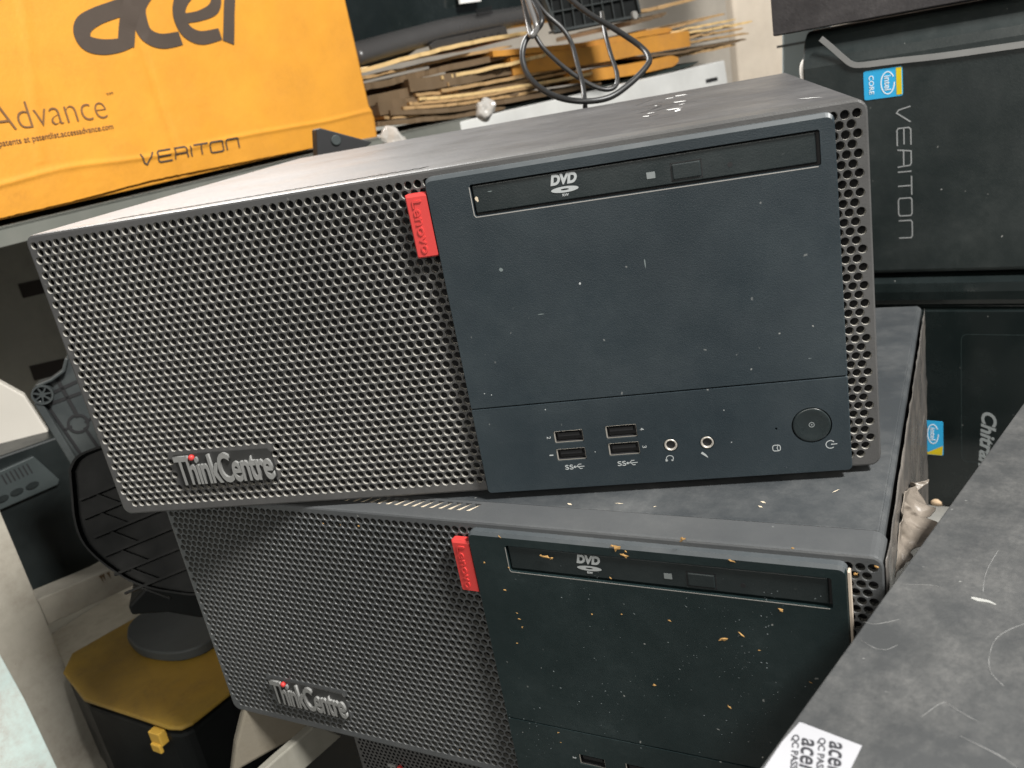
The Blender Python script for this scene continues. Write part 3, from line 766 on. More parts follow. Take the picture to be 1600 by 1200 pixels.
# ------------------------------------------------------------------ rack at the left
RK = frame((-258.4, 159.9, 0), 70)      # local x goes back along the rack front, local +y is into the rack
M_rack = mat('cream_rack_paint', (0.42, 0.39, 0.33), 0.55, dust=(.12, .09, .06), dust_amt=.8, dust_scale=14, speck=.8, speck_col=(.08,.06,.04), bump=.3, bump_scale=200)
M_lip = mat('grey_green_paint', (0.16, 0.165, 0.145), 0.5, dust=(.3, .28, .25), dust_amt=.4)
rk = thing('storage_rack', 'cream painted steel storage rack at the left edge, grimy and rusty', 'storage rack', RK)
mb = MB(); mb.box(-54, 2, 0, 3, -560, 520); mb.box(-54, -51, 3, 42, -560, 520)
mb.obj('post', M_rack, rk, bevel=.6)
mb = MB(); mb.loft([[(2, y, z) for y, z in ((1, -154.5), (1, -179), (26, -179), (26, -154.5))], [(135, y, z) for y, z in ((1, -176), (1, -200), (26, -200), (26, -176))]])
mb.obj('shelf_beam', M_rack, rk, bevel=.8)
mb = MB(); mb.box(-400, 1500, 0, 3, 119.5, 134.5); mb.box(-400, 1500, 0, 420, 131.5, 134.5)
mb.obj('shelf', M_lip, rk, bevel=.6)
M_slot = mat('slot_dark', (.045, .035, .03), .8)
bp = MB(); bp.box(-420, 1500, 300, 304, -560, 130)
bk = bp.obj('back_panel', mat('dull_back_panel', (.42, .40, .34), .7, dust=(.08, .06, .05), dust_amt=.4), rk)
mb = MB()
for q0, q1, h in (((28, 444), (75, 437), 22), ((45, 572), (105, 566), 24)):
    x0, z0 = loc(RK, q0[0], q0[1], 299.5); x1, z1 = loc(RK, q1[0], q1[1], 299.5); hh = h * .75
    mb = MB(); mb.add([(x0, 299.3, z0), (x1 + 40, 299.3, z1), (x1 + 40, 299.3, z1 - hh), (x0, 299.3, z0 - hh)], [(0, 1, 2, 3)])
    mb.obj('slot', M_slot, bk)
mb = MB(); mb.box(-300, 500, 4, 298, -345, -340); mb.obj('lower_shelf', M_rack, rk)

# rust stains on the beam
mb = MB()
for k in range(9):
    x = 55 + k * 5 + rnd.uniform(-2, 2); zz = -154.5 - 21.5 * (x - 2) / 133
    mb.add([(x - 1.5, .8, zz - 2), (x + 1.5, .8, zz - 2), (x + .5, .8, zz - rnd.uniform(5, 11)), (x - .5, .8, zz - 5)], [(0, 1, 2, 3)])
mb.obj('rust_stain', mat('rust', (.13, .085, .045), .9), rk)

# turquoise stained panel in front of the post, bottom left
T = frame(U(0, 1080, 560), 60)
q = [loc(T, *p, 0) for p in ((-60, 900), (0, 1022), (40, 1095), (92, 1205), (92, 1320), (-160, 1320), (-160, 900))]
mb = MB(); mb.loft([[(p[0], 0, p[1]) for p in q], [(p[0], 14, p[1]) for p in q]])
o = mb.obj('painted_board', mat('stained_turquoise', (.50, .60, .57), .6, dust=(.34, .20, .15), dust_amt=.85, dust_scale=26, var=.3, speck=.8, speck_col=(.1, .07, .05)), bevel=.8)
o.matrix_world = Matrix.Translation(T.translation * S) @ T.to_3x3().to_4x4()
tag(o, 'pale turquoise stained board leaning at the bottom left corner', 'board')

# cream panel inside the rack
def slab_from_pixels(name, pix, P, ang_, th, m, bevel=.8, tilt=0):
    M = frame(P, ang_); q = [loc(M, *p, 0) for p in pix]
    mb = MB(); mb.loft([[(p[0], 0, p[1]) for p in q], [(p[0], th, p[1]) for p in q]])
    o = mb.obj(name, m, bevel=bevel); o.matrix_world = Matrix.Translation(M.translation * S) @ M.to_3x3().to_4x4(); return o, M
o, _ = slab_from_pixels('cream_board', ((-120, 520), (0, 597), (38, 618), (84, 688), (84, 720), (-120, 790)), U(40, 650, 760), 40, 12, mat('cream_board', (.66, .62, .55), .6, var=.05), 1.5)
tag(o, 'plain cream board standing in the rack above the black device', 'board')

# black device with vents and buttons behind the post
DV = frame(U(60, 800, 745), 62)
dv = thing('monitor', 'black monitor with vent slots and oval buttons behind the cream rack post', 'monitor', DV)
q = [loc(DV, *p, 0) for p in ((-60, 735), (0, 713), (118, 672), (260, 612), (260, 840), (165, 873), (56, 934), (-60, 990))]
mb = MB(); mb.loft([[(p[0], 0, p[1]) for p in q], [(p[0], 60, p[1]) for p in q]])
mb.obj('housing', mat('monitor_black', (.010, .013, .013), .4, dust=(.03, .04, .04), dust_amt=.5), dv, bevel=2)
M_mg = mat('monitor_grey', (.045, .055, .055), .45)
q = [loc(DV, *p, 0) for p in ((-40, 752), (50, 712), (90, 748), (88, 756), (-40, 812))]
mb = MB(); mb.loft([[(p[0], -4, p[1]) for p in q], [(p[0], .2, p[1]) for p in q]]); pn = mb.obj('control_panel', M_mg, dv, bevel=.6)
mb = MB()
for k in range(7):
    u = 2 + k * 6.6; v = 742 - k * 2.9
    p0 = loc(DV, u, v, -4); p1 = loc(DV, u + 9, v + 15, -4)
    ribbon(mb, [p0, p1], 1.3, -4.0, .1)
mb.obj('vent_slot', M_dark, pn)
for u, v in ((50, 758), (26, 768), (3, 779)):
    c_ = loc(DV, u, v, -4); mb = MB(); e = loc(DV, u + 10, v - 4.5, -4); dx = Vector((e[0] - c_[0], e[1] - c_[1])); nd = Vector((-dx.y, dx.x)) * .5
    pts = [Vector(c_) + dx * math.cos(t) + nd * math.sin(t) for t in [2 * math.pi * k / 18 for k in range(18)]]
    mb.loft([[(p.x, -3.8, p.y) for p in pts], [(p.x, -5.2, p.y) for p in pts]]); mb.obj('button', mat('oval_button', (.016, .02, .02), .4), pn)

# ------------------------------------------------------------------ monitor stand (ribbed neck and round base) between rack and computers
MS = frame(U(110, 650, 610), 34)
M_st = mat('stand_plastic', (.038, .044, .045), .45, dust=(.12, .13, .12), dust_amt=.35, bump=.2)
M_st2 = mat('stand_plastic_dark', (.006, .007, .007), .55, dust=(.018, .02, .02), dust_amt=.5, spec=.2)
ms = thing('monitor_stand', 'black plastic monitor stand with ribbed neck and round slatted base', 'monitor stand', MS)
q = [loc(MS, *p, 0) for p in ((53, 605), (60, 598), (78, 593), (97, 580), (103, 565), (104, 545), (160, 545), (215, 700), (170, 712), (132, 736), (118, 733), (54, 628), (51, 616))]
mb = MB(); mb.loft([[(p[0], 4, p[1]) for p in q], [(p[0], 9, p[1]) for p in q]])
def wall_line(mb, pix, wd, y0, y1):
    P_ = [loc(MS, *p, y0) for p in pix]
    k = len(mb.v); ribbon(mb, P_, wd, 0, 1.0)
    for i in range(k, len(mb.v)):
        p = mb.v[i]; mb.v[i] = Vector((p.x, y0 if p.y < -.5 else y1, p.z))
neck = mb.obj('neck', M_st, ms, bevel=.5)
mb = MB()
wall_line(mb, ((58, 628), (120, 730), (134, 731), (172, 708)), 5.0, -2, 5)
wall_line(mb, ((56, 604), (80, 594), (99, 580), (104, 560)), 2.4, -2, 5)
mb.obj('neck_rim', M_st, neck, bevel=.8)
mb = MB()
for pix, wd in ((((76, 632), (126, 614)), 2.2), (((80, 615), (120, 596)), 2.2), (((88, 590), (122, 652)), 2.4), (((70, 628), (132, 718)), 1.8), (((132, 668), (158, 706)), 1.8), (((128, 718), (157, 706)), 1.6), (((100, 672), (112, 666)), 1.6), (((133, 660), (142, 654)), 1.6)):
    wall_line(mb, pix, wd, 3.4, 5)
x, z = loc(MS, 122, 662, 3)
mb.loft([[(x + r_ * a, y_, z + r_ * b) for a, b in circ(0, 0, 1, 24)] for r_, y_ in ((7.2, 4.2), (7.2, 3.2), (5.6, 3.2), (5.6, 4.2))], cap0=False, cap1=False)
mb.obj('rib_gap', M_dark, neck)
x, z = loc(MS, 67, 615, 1)
mb = MB(); mb.loft([[(x + r_ * a, y_, z + r_ * b) for a, b in circ(0, 0, 1, 24)] for r_, y_ in ((7.0, 5), (7.0, -3), (5.8, -3), (5.6, 1.5), (2.0, 1.5), (2.0, -2.5), (1.0, -2.5))], cap0=False)
for k in range(7):
    a_ = 2 * math.pi * k / 7; mb.box(1.5, 6.2, -2.6, 2, -.45, .45, Matrix.Translation((x, 0, z)) @ Matrix.Rotation(a_, 4, 'Y'))
mb.obj('hinge_boss', M_st, neck)
# round base seen from below: disc in a tilted plane
BC = U(295, 770, 560)
Bn = (CAM - BC).normalized(); Bn = (Bn + Vector((-.25, 0, .1))).normalized()
Bx = Vector((0, 0, 1)).cross(Bn).normalized(); By = Bn.cross(Bx)
def bpt(x, y, h=0): return BC + Bx * x + By * y + Bn * h
def bloc(u, v):
    h = hit(u, v, Bn, BC) - BC; return Vector((h.dot(Bx), h.dot(By)))
rim = catmull([bloc(*p) for p in ((112, 735), (115, 770), (120, 815), (135, 852), (170, 885), (215, 912), (270, 926), (330, 928), (420, 900), (470, 820), (470, 760), (400, 700), (300, 690), (200, 690), (130, 710), (112, 735))], 5)[:-1]
mb = MB(); inv = ms.matrix_world.inverted()
MSi = MS.inverted()
mb.loft([[MSi @ bpt(p.x, p.y, h) for p in rim] for h in (-6, 0)])
base = mb.obj('base', M_st2, ms)
cen = sum((Vector((p.x, p.y)) for p in rim), Vector((0, 0))) / len(rim)
mb = MB(); n_ = len(rim)
rr = [[MSi @ bpt(*(cen + (Vector((p.x, p.y)) - cen) * k_), h) for p in rim] for k_, h in ((1.0, 0), (1.0, 5), (.975, 5), (.965, 0))]
mb.loft(rr, cap0=False, cap1=False); mb.obj('base_rim', M_st2, base)
mb = MB()
def bar(p0, p1, wd, h):
    a_, b_ = bloc(*p0), bloc(*p1); d = (b_ - a_).normalized(); s_ = Vector((-d.y, d.x)) * wd / 2
    mb.loft([[MSi @ bpt(*(q_ + k_), hh) for k_, hh in ((s_, 0), (s_, h), (-s_, h), (-s_, 0))] for q_ in (a_, b_)])
for k in range(6):
    y_ = 782 + k * 29 ; x0 = 128 + max(0, (y_ - 800)) * .55
    bar((x0, y_), (x0 + 175, y_ - 72), 1.6, 4.5)
    bar((x0 + 22, y_ - 10), (x0 + 70, y_ + 8), 1.0, 3.0)
mb.obj('base_rib', M_st2, base)

# grey oval foot and dark block resting on the yellow case
CZ = -213.0
def zpt(u, v, z=CZ): return hit(u, v, (0, 0, 1), Vector((0, 0, z)))
yc = thing('tool_case', 'dark tool case with a dirty yellow lid and yellow latch, under the rack beam', 'tool case', Matrix.Translation(zpt(240, 1060)))
O = zpt(240, 1060)
lidpix = ((98, 1050), (130, 1092), (200, 1115), (262, 1136), (282, 1137), (300, 1128), (358, 1082), (420, 1010), (330, 930), (215, 962), (112, 1020))
q = [zpt(*p) - O for p in lidpix]
mb = MB(); mb.loft([[p + Vector((0, 0, -3.5)) for p in q], [p for p in q]])
mb.obj('lid', mat('dirty_yellow', (.34, .21, .03), .5, dust=(.08, .055, .03), dust_amt=.8, dust_scale=16, speck=.8, speck_col=(.04, .03, .02)), yc, bevel=1.5)
mb = MB(); g = [p * .97 for p in q]
mb.loft([[p + Vector((0, 0, -90)) for p in g], [p + Vector((0, 0, -7.2)) for p in g]]); mb.obj('case_body', M_st2, yc, bevel=3)
p = hit(240, 1142, (0, 0, 1), Vector((0, 0, -222))) - O
lt = MB(); a_ = (q[3] - q[2]).normalized(); 
Ml = Matrix.Translation(q[3] * .6 + q[2] * .4 + Vector((0, 0, -8))) @ Matrix.Rotation(math.atan2(a_.y, a_.x), 4, 'Z')
lt.box(-1, 11, -5, 2, -8, 3, Ml); lt.box(0, 10, -7, -4, -13, -6, Ml); lt.obj('latch', mat('latch_yellow', (.55, .33, .05), .5), yc, bevel=.8)
mb = MB(); pts = catmull([(zpt(*p, CZ + .5)) for p in ((203, 1008), (206, 990), (225, 972), (262, 962), (310, 962), (345, 985), (345, 1002), (320, 1022), (285, 1033), (250, 1033), (220, 1025), (203, 1008))], 5)[:-1]
mb.loft([[p for p in pts], [p + Vector((0, 0, 9)) for p in pts]])
tag(mb.obj('oval_foot', mat('oval_grey', (.06, .068, .07), .55), bevel=1.5), 'dark grey oval plastic foot lying on the yellow case lid', 'plastic foot')
o, _ = slab_from_pixels('dark_block', ((200, 948), (228, 918), (345, 918), (350, 968), (310, 966), (262, 958), (205, 962)), U(260, 940, 610), 30, 40, M_st2, 2)
tag(o, 'black plastic block between the round base and the yellow case', 'plastic block')

# cardboard scrap and cream board at the bottom, under the second computer
M_card = mat('brown_cardboard', (.36, .24, .12), .8, dust=(.20, .12, .06), dust_amt=.6, dust_scale=25, bump=.5, bump_scale=300)
o, _ = slab_from_pixels('fabric_scrap', ((384, 1100), (430, 1095), (482, 1110), (510, 1125), (470, 1150), (440, 1166), (415, 1180), (380, 1200), (362, 1215), (368, 1165)), U(430, 1150, 520), 40, 8, mat('grimy_cloth', (.17, .15, .115), .9, dust=(.1, .08, .05), dust_amt=.6, dust_scale=35, bump=1, bump_scale=120), 2)
tag(o, 'crumpled grimy beige cloth under the second computer', 'cloth')
o, _ = slab_from_pixels('cream_bar', ((400, 1215), (432, 1186), (490, 1136), (505, 1136), (535, 1150), (462, 1215)), U(450, 1160, 500), 60, 6, mat('cream_bar_paint', (.24, .23, .195), .6, dust=(.1,.09,.06), dust_amt=.5), 1)
tag(o, 'cream painted bar crossing under the second computer', 'bar')
mb = MB(); mb.loft([[zpt(*p, -330) + Vector((0, 0, h)) for p in ((-100, 1100), (420, 1000), (900, 1100), (900, 1500), (-100, 1500))] for h in (-10, 0)])
o = mb.obj('lower_table', mat('dark_table', (.02, .024, .024), .6)); tag(o, 'dark table top under the pile of computers', 'table')

# ------------------------------------------------------------------ yellow carton on the rack shelf
YB = frame(RK @ Vector((0, 1.5, 135.2)), 70)
M_yel = mat('yellow_carton', (.74, .325, .032), .66, dust=(.50, .21, .03), dust_amt=.6, dust_scale=16, fine=20, bump=.45, bump_scale=260, var=.07, speck=.5, speck_col=(.25, .12, .03))
yb = thing('carton', 'yellow cardboard carton with big dark lettering, on the grey rack shelf', 'carton', YB)
def yl(u, v): return loc(YB, u, v, 0)
# front panel outline with bowed, torn bottom edge
bot = [yl(*p) for p in ((-200, 388), (0, 341), (49, 330), (120, 313), (240, 281), (330, 263), (420, 245), (500, 229), (592, 213))]
xr, zr = yl(592, 213); bot[-1] = (xr, bot[-1][1])
xt, _z = yl(553, 40)
nb = 60; fr = []
XL = bot[0][0]
def botz(x):
    for (xa, za), (xb_, zb) in zip(bot, bot[1:]):
        if xa <= x <= xb_: return za + (zb - za) * (x - xa) / (xb_ - xa)
    return bot[-1][1]
H = 198; NX, NZ = 150, 110
def ysurf(x, z):
    y = -1.2 * noise.noise(Vector((x * .008, z * .012, 1))) - 1.1 * math.exp(-((z - 30 - 4 * noise.noise(Vector((x * .01, 0, 9)))) / 2.0) ** 2)
    y += .9 * math.exp(-((x - 262 + z * .06) / 3) ** 2) - .7 * math.exp(-((x - 120 - z * .25) / 3) ** 2) * (1 if z > 40 else 0)
    y += .22 * noise.noise(Vector((x * .05, z * .05, 4))) + .08 * noise.noise(Vector((x * .13, z * .2, 7)))
    if z < 30: y += (30 - z) * .10
    return y
vs = []; fs = []
for i in range(NX + 1):
    x = XL + (xr - XL) * i / NX
    for j in range(NZ + 1):
        z0_ = botz(x) + .6 * noise.noise(Vector((x * .35, 0, 0)))
        z = z0_ + (H - z0_) * (j / NZ) ** 1.5
        # right-hand edge creeps inwards above the folded bottom strip
        xx = x
        if i > NX - 4: xx = x - (i - NX + 4) / 4 * min(6, max(0, (z - 22)) * .4)
        bend = 5.0 * max(0, 1 - z / 28) ** 1.3
        y = ysurf(xx, z)
        vs.append((xx, y, z))
for i in range(NX):
    for j in range(NZ):
        a_ = i * (NZ + 1) + j; fs.append((a_, a_ + NZ + 1, a_ + NZ + 2, a_ + 1))
mb = MB(); mb.add(vs, fs); fo = mb.obj('front_panel', M_yel, yb, smooth=True)
md = fo.modifiers.new('thick', 'SOLIDIFY'); md.thickness = 3.5 * S; md.offset = 1
mb = MB(); mb.box(XL, xr - 8, 5, 260, 4, H - 2); mb.obj('carton_body', M_yel, yb, bevel=1.5)
M_pi = mat('carton_ink', (.075, .055, .042), .7, var=.15); M_pi2 = mat('carton_ink_brown', (.20, .10, .04), .7)
mb = MB()
def cp(pts): return [yl(p[0] / 2.6667, p[1] / 2.6667) for p in pts]
kx = abs(yl(260, 60)[0] - yl(250, 60)[0]) / 26.667
def stroke(pts, ws, n=8):
    c3 = catmull([(*p, 0) for p in pts], n); out = cp([(p.x, p.y) for p in c3])
    wl = []
    for k in range(len(c3)):
        t = k / n; i = min(int(t), len(ws) - 1); j = min(i + 1, len(ws) - 1); wl.append((ws[i] + (ws[j] - ws[i]) * (t - i)) * kx * 1.08)
    ribbon(mb, out, wl, -5.0, .3)
stroke([(540, 20), (470, 42), (400, 68), (350, 100), (338, 140), (360, 180), (420, 196), (490, 190), (545, 172)], [52, 48, 48, 52, 54, 50, 46, 40, 32])
stroke([(552, -95), (550, -50), (545, 20), (530, 100), (522, 185)], [50, 52, 56, 58, 56])
stroke([(740, -75), (640, -62), (580, 10), (580, 80), (608, 145), (670, 172), (750, 160)], [50, 50, 50, 52, 52, 46, 42])
stroke([(760, 78), (830, 66), (888, 35), (895, -20), (850, -60), (790, -40), (750, 10), (745, 70), (775, 130), (835, 158), (915, 142)], [30, 32, 40, 44, 44, 46, 48, 50, 50, 44, 38])
stroke([(960, -95), (956, -20), (952, 60), (950, 178)], [44, 46, 46, 48])
stroke([(950, -40), (985, -75), (1040, -85)], [44, 40, 36])
mb.obj('brand_lettering', M_pi, yb)
def carton_text(s, pl, pr_, hpx, m, off=0.0, y=-5.0):
    a_ = Vector(yl(*pl)); b_ = Vector(yl(*pr_)); d = b_ - a_
    top = Vector(yl((pl[0] + pr_[0]) / 2, (pl[1] + pr_[1]) / 2 - hpx)); mid = (a_ + b_) / 2; h = (top - mid).y
    text('printed_lettering', s, m, yb, (mid.x, mid.y + h / 2, d.length, h), y, rot=math.degrees(math.atan2(d.y, d.x)), offset=off, extrude=.1)
carton_text('Advance', (-8, 207), (169, 184), 42, M_pi2, -.018)
carton_text('covered by patents at patentlist.accessadvance.com', (-62, 242), (178, 204), 13, M_pi2)
carton_text('TM', (166, 150), (176, 147), 4, M_pi2)
va, vb_ = yl(224, 258), yl(375, 231); vt = yl(222, 240); hz_ = vt[1] - va[1]
veriton(yb, YB, lambda a, b: (va[0] + (vb_[0] - va[0]) * a, va[1] + (vb_[1] - va[1]) * a + hz_ * b), 1.5, M_pi, -5.0)
for ch in yb.children:
    if 'lettering' in ch.name:
        for v_ in ch.data.vertices:
            x_, z_ = v_.co.x / S, min(v_.co.z / S, H - 7)
            v_.co.z = z_ * S
            v_.co.y = (ysurf(x_, z_) - .62 - (0.15 if v_.co.y < -0.00502 else 0)) * S
        ch.data.update()
# black bracket sticking up behind the main computer
o, MBk = slab_from_pixels('plastic_bracket', ((494, 202), (501, 200), (560, 216), (582, 222), (560, 240), (496, 245)), U(530, 225, 720), 40, 14, M_dark, 1)
tag(o, 'black triangular plastic bracket poking out below the yellow carton', 'bracket')
x, z = loc(MBk, 525, 219, -.5); mb = MB(); mb.loft([[(x + r_ * a, y_, z + r_ * b) for a, b in circ(0, 0, 1, 16)] for r_, y_ in ((4.2, 0), (4.2, -1.2), (3.6, -1.6))]); k_ = mb.obj('screw_boss', M_mg, o)

_a, _b = U(560, 230, 1075), U(1137, 110, 1430); WS = math.degrees(math.atan2(_b.y - _a.y, _b.x - _a.x))
# ------------------------------------------------------------------ white shelf, pillar and pale cabinet behind
o, _ = slab_from_pixels('white_shelf', ((560, 245), (560, 215), (700, 195), (800, 171), (1090, 104), (1132, 94), (1137, 128), (1137, 190), (700, 260)), U(560, 230, 1075), WS, 200, mat('white_enamel', (.62, .62, .60), .5, dust=(.3, .28, .25), dust_amt=.3), 1.5)
tag(o, 'white enamelled shelf edge carrying the cardboard stack', 'shelf')
xs_, zs_ = loc(_, 1112, 124, -.3); mb = MB(); mb.box(xs_ - 14, xs_ + 14, -.6, .3, zs_ - 4, zs_ + 2); mb.obj('slot', M_dark, o)
mb = MB(); Pp = U(1192, 60, 1750)
Mp = frame((Pp.x, Pp.y, 0), 5); mb.box(-55, 55, 0, 110, -560, 700)
o = mb.obj('pillar', mat('beige_pillar_paint', (.60, .52, .42), .7, dust=(.3, .22, .15), dust_amt=.3), bevel=8, seg=3); o.matrix_world = Matrix.Translation(Mp.translation * S) @ Mp.to_3x3().to_4x4()
tag(o, 'beige painted pillar behind the computers', 'pillar')
o, _ = slab_from_pixels('cabinet', ((1222, -80), (1290, -80), (1290, 200), (1222, 200)), U(1250, 80, 900), -10, 120, mat('pale_blue_steel', (.34, .42, .44), .5), 2)
tag(o, 'pale blue grey cabinet edge beside the beige pillar', 'cabinet')
xs_, zs_ = loc(_, 1245, 68, -.3); mb = MB(); mb.box(xs_ - 20, xs_ + 26, -.5, .3, zs_ - 1.2, zs_ + 1.2); mb.obj('seam', M_mg, o)
mb = MB(); c_ = U(1260, 112, 640); mb.loft([[c_ + Vector((r_ * a * .6, h, r_ * b * 1.4)) for a, b in circ(0, 0, 1, 16)] for r_, h in ((5, 0), (6.5, 4), (6.5, 10))])
tag(mb.obj('foam_pad', mat('white_foam', (.75, .74, .70), .8), smooth=True), 'white foam lump squeezed beside the silver-trimmed tower', 'foam')

# ------------------------------------------------------------------ stack of flattened cartons
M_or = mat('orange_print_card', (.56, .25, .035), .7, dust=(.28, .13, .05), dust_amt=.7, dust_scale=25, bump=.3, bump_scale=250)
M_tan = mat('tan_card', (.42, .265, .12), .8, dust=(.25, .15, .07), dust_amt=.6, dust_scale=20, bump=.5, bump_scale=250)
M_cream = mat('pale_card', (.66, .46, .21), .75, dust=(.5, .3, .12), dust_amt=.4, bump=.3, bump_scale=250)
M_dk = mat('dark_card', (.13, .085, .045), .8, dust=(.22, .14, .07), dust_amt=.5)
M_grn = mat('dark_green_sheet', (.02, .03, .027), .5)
back = Vector((-.62, .72, 0)).normalized()
def sheet(pix, sL, sR, th, m, label, cat='cardboard sheet', wave=1.0, dep=220, jag=3.0, flute=False):
    P = catmull([(*p, 0) for p in pix], 10); n = len(P); pts = []
    seed = rnd.uniform(0, 99)
    for k, p in enumerate(P):
        s_ = sL + (sR - sL) * k / (n - 1)
        q = U(p.x, p.y, s_)
        q += Vector((.5, -.8, 0)) * jag * noise.noise(Vector((k * .55, seed, 0))) + Vector((0, 0, wave * noise.noise(Vector((k * .3, seed, 5)))))
        pts.append(q)
    O_ = pts[0].copy(); pts = [p - O_ for p in pts]
    mb = MB(); loops = []
    for k, p in enumerate(pts):
        fl = (0.35 * (1 if k % 2 else -1)) if flute else 0
        e = Vector((0, 0, th / 2)); t_ = 1 if th > 18 else min(1, (n - 1 - k) / 4 + .35)
        loops.append([p - e * t_, p + e * t_, p + e * t_ + back * dep + Vector((0, 0, 2)), p - e * t_ + back * dep + Vector((0, 0, 2))])
    mb.loft(loops)
    o = mb.obj('cardboard_sheet', m, clean=False); o.location = O_ * S
    return tag(o, label, cat, 'flattened cartons stacked behind the main computer')
SL, SR = 1050, 1450
def sd(u): return SL + (SR - SL) * (u - 560) / 610
cards = [
 (((560, 112), (640, 90), (700, 75), (770, 60), (835, 50)), 5, M_cream, 'pale cardboard sheet directly under the black monitor, topmost of the stack'),
 (((566, 122), (610, 112), (650, 104), (700, 92), (800, 72)), 4, M_tan, 'tan corrugated sheet just below the pale topmost one'),
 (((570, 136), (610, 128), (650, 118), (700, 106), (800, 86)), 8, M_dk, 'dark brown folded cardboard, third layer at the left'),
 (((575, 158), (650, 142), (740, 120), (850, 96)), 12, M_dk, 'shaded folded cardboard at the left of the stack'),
 (((770, 84), (840, 78), (900, 72), (960, 62), (1010, 52), (1050, 46)), 8, M_or, 'orange printed cardboard, highest of the orange ones'),
 (((1010, 48), (1050, 42), (1090, 32), (1134, 22)), 3.2, M_tan, 'frayed tan cardboard tip above the orange ones'),
 (((1000, 56), (1050, 50), (1100, 40), (1150, 30)), 3.2, M_cream, 'pale frayed cardboard tip above the thick orange carton'),
 (((690, 122), (760, 108), (820, 94), (870, 80), (900, 74)), 4.5, M_cream, 'torn pale cardboard with a ragged tip behind the cable'),
 (((700, 132), (780, 116), (850, 102), (960, 86)), 5, M_tan, 'torn tan cardboard layer crossing behind the cable'),
 (((800, 104), (900, 90), (960, 80), (1020, 69), (1078, 60)), 24, M_or, 'thick orange printed carton, widest of the stack'),
 (((1066, 52), (1110, 46), (1140, 40), (1176, 34)), 3.6, M_cream, 'pale frayed tip reaching farthest right from the thick orange carton'),
 (((1066, 60), (1100, 54), (1130, 50), (1160, 44)), 3.6, M_tan, 'tan frayed tip at the end of the thick orange carton'),
 (((1040, 70), (1080, 66), (1120, 58), (1172, 52)), 3.2, M_tan, 'thin tan tip below the end of the thick orange carton'),
 (((690, 142), (760, 130), (830, 116), (900, 104), (960, 98)), 4.5, M_tan, 'tan cardboard sheet crossing behind the cable loop'),
 (((980, 92), (1060, 82), (1110, 72), (1166, 62)), 4, M_dk, 'dark thin sheet under the thick orange carton, at right'),
 (((1050, 90), (1080, 84), (1120, 76), (1150, 70)), 4, M_tan, 'tan cardboard tip beside the lower orange carton'),
 (((890, 122), (950, 114), (1010, 104), (1060, 93)), 17, M_or, 'lower orange printed carton above the dark green sheet'),
 (((650, 148), (700, 144), (745, 138), (830, 124), (900, 110)), 4, M_tan, 'corrugated cardboard showing its flutes, upper left layer'),
 (((655, 155), (720, 149), (800, 137), (900, 120), (930, 112)), 4, M_cream, 'pale corrugated cardboard with open flutes near the middle'),
 (((640, 162), (700, 157), (770, 147), (850, 131), (900, 122)), 4, M_tan, 'tan corrugated cardboard lower in the stack'),
 (((630, 169), (700, 164), (760, 156), (840, 142)), 4, M_tan, 'tan corrugated cardboard, second lowest of the fluted ones'),
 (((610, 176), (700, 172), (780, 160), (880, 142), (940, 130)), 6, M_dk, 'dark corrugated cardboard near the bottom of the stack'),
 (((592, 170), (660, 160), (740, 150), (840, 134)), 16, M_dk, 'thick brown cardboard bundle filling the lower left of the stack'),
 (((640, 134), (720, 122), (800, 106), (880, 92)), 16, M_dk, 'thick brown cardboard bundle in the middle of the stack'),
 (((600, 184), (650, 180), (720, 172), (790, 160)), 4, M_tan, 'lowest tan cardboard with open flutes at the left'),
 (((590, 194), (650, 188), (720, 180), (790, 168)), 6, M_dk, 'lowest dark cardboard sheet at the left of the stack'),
 (((760, 176), (850, 158), (960, 132), (1090, 96)), 6, M_grn, 'thin dark green sheet at the bottom of the stack, above the white shelf'),
 (((980, 22), (1030, 12), (1092, -3)), 5, M_tan, 'thin cardboard strip pointing right near the top of the photo'),
 (((985, 36), (1010, 30), (1042, 20)), 6, M_dk, 'dark rounded cardboard edge beside the ribbed black stand'),
]
for i, (pix, th, m, lab) in enumerate(cards):
    big = m is M_or
    sheet(pix, sd(pix[0][0]) + (-6 if big else 0), sd(pix[-1][0]) + (-6 if big else 0), th, m, lab, flute=not big, jag=.8 if big else (6 if m in (M_tan, M_cream) else 4), wave=.5 if big else (.9 if pix[0][0] < 700 else 2.0))

# black monitor lying on the stack
o_pix = ((520, -60), (520, 118), (566, 103), (620, 92), (700, 72), (780, 56), (835, 46), (900, 40), (900, -60))
MT = frame(U(560, 90, 1060), 60)
mt = thing('monitor', 'glossy black monitor lying on the cardboard stack beside the yellow carton', 'monitor', MT)
q = [loc(MT, *p, 0) for p in ((530, -90), (530, 112), (600, 97), (640, 90), (680, 62), (690, 50), (830, 20), (900, 12), (900, -90))]
mb = MB(); mb.loft([[(p[0], 12, p[1]) for p in q], [(p[0], 60, p[1]) for p in q]]); mb.obj('screen', M_gloss, mt, bevel=1)
M_gm = mat('gunmetal_plastic', (.055, .053, .052), .3, rvar=.05)
pts = [loc(MT, *p, 0) for p in ((558, 92), (620, 74), (665, 62), (700, 52), (760, 40), (830, 28), (900, 18))]
P3 = catmull([(p[0], 0, p[1]) for p in pts], 6)
def prof_strip(mb, P3, prof):
    mb.loft([[(p.x, a_, p.z + b_) for a_, b_ in prof] for p in P3])
mb = MB(); prof_strip(mb, P3, [(4, -9), (-2, -7), (-7, -2), (-7, 5), (-3, 11), (4, 16), (14, 20), (20, 20), (20, -9)])
mb.obj('front_strip', M_gm, mt, smooth=True)
q = [loc(MT, *p, -9) for p in ((672, 70), (682, 63), (790, 40), (795, 56), (700, 76), (676, 79))]
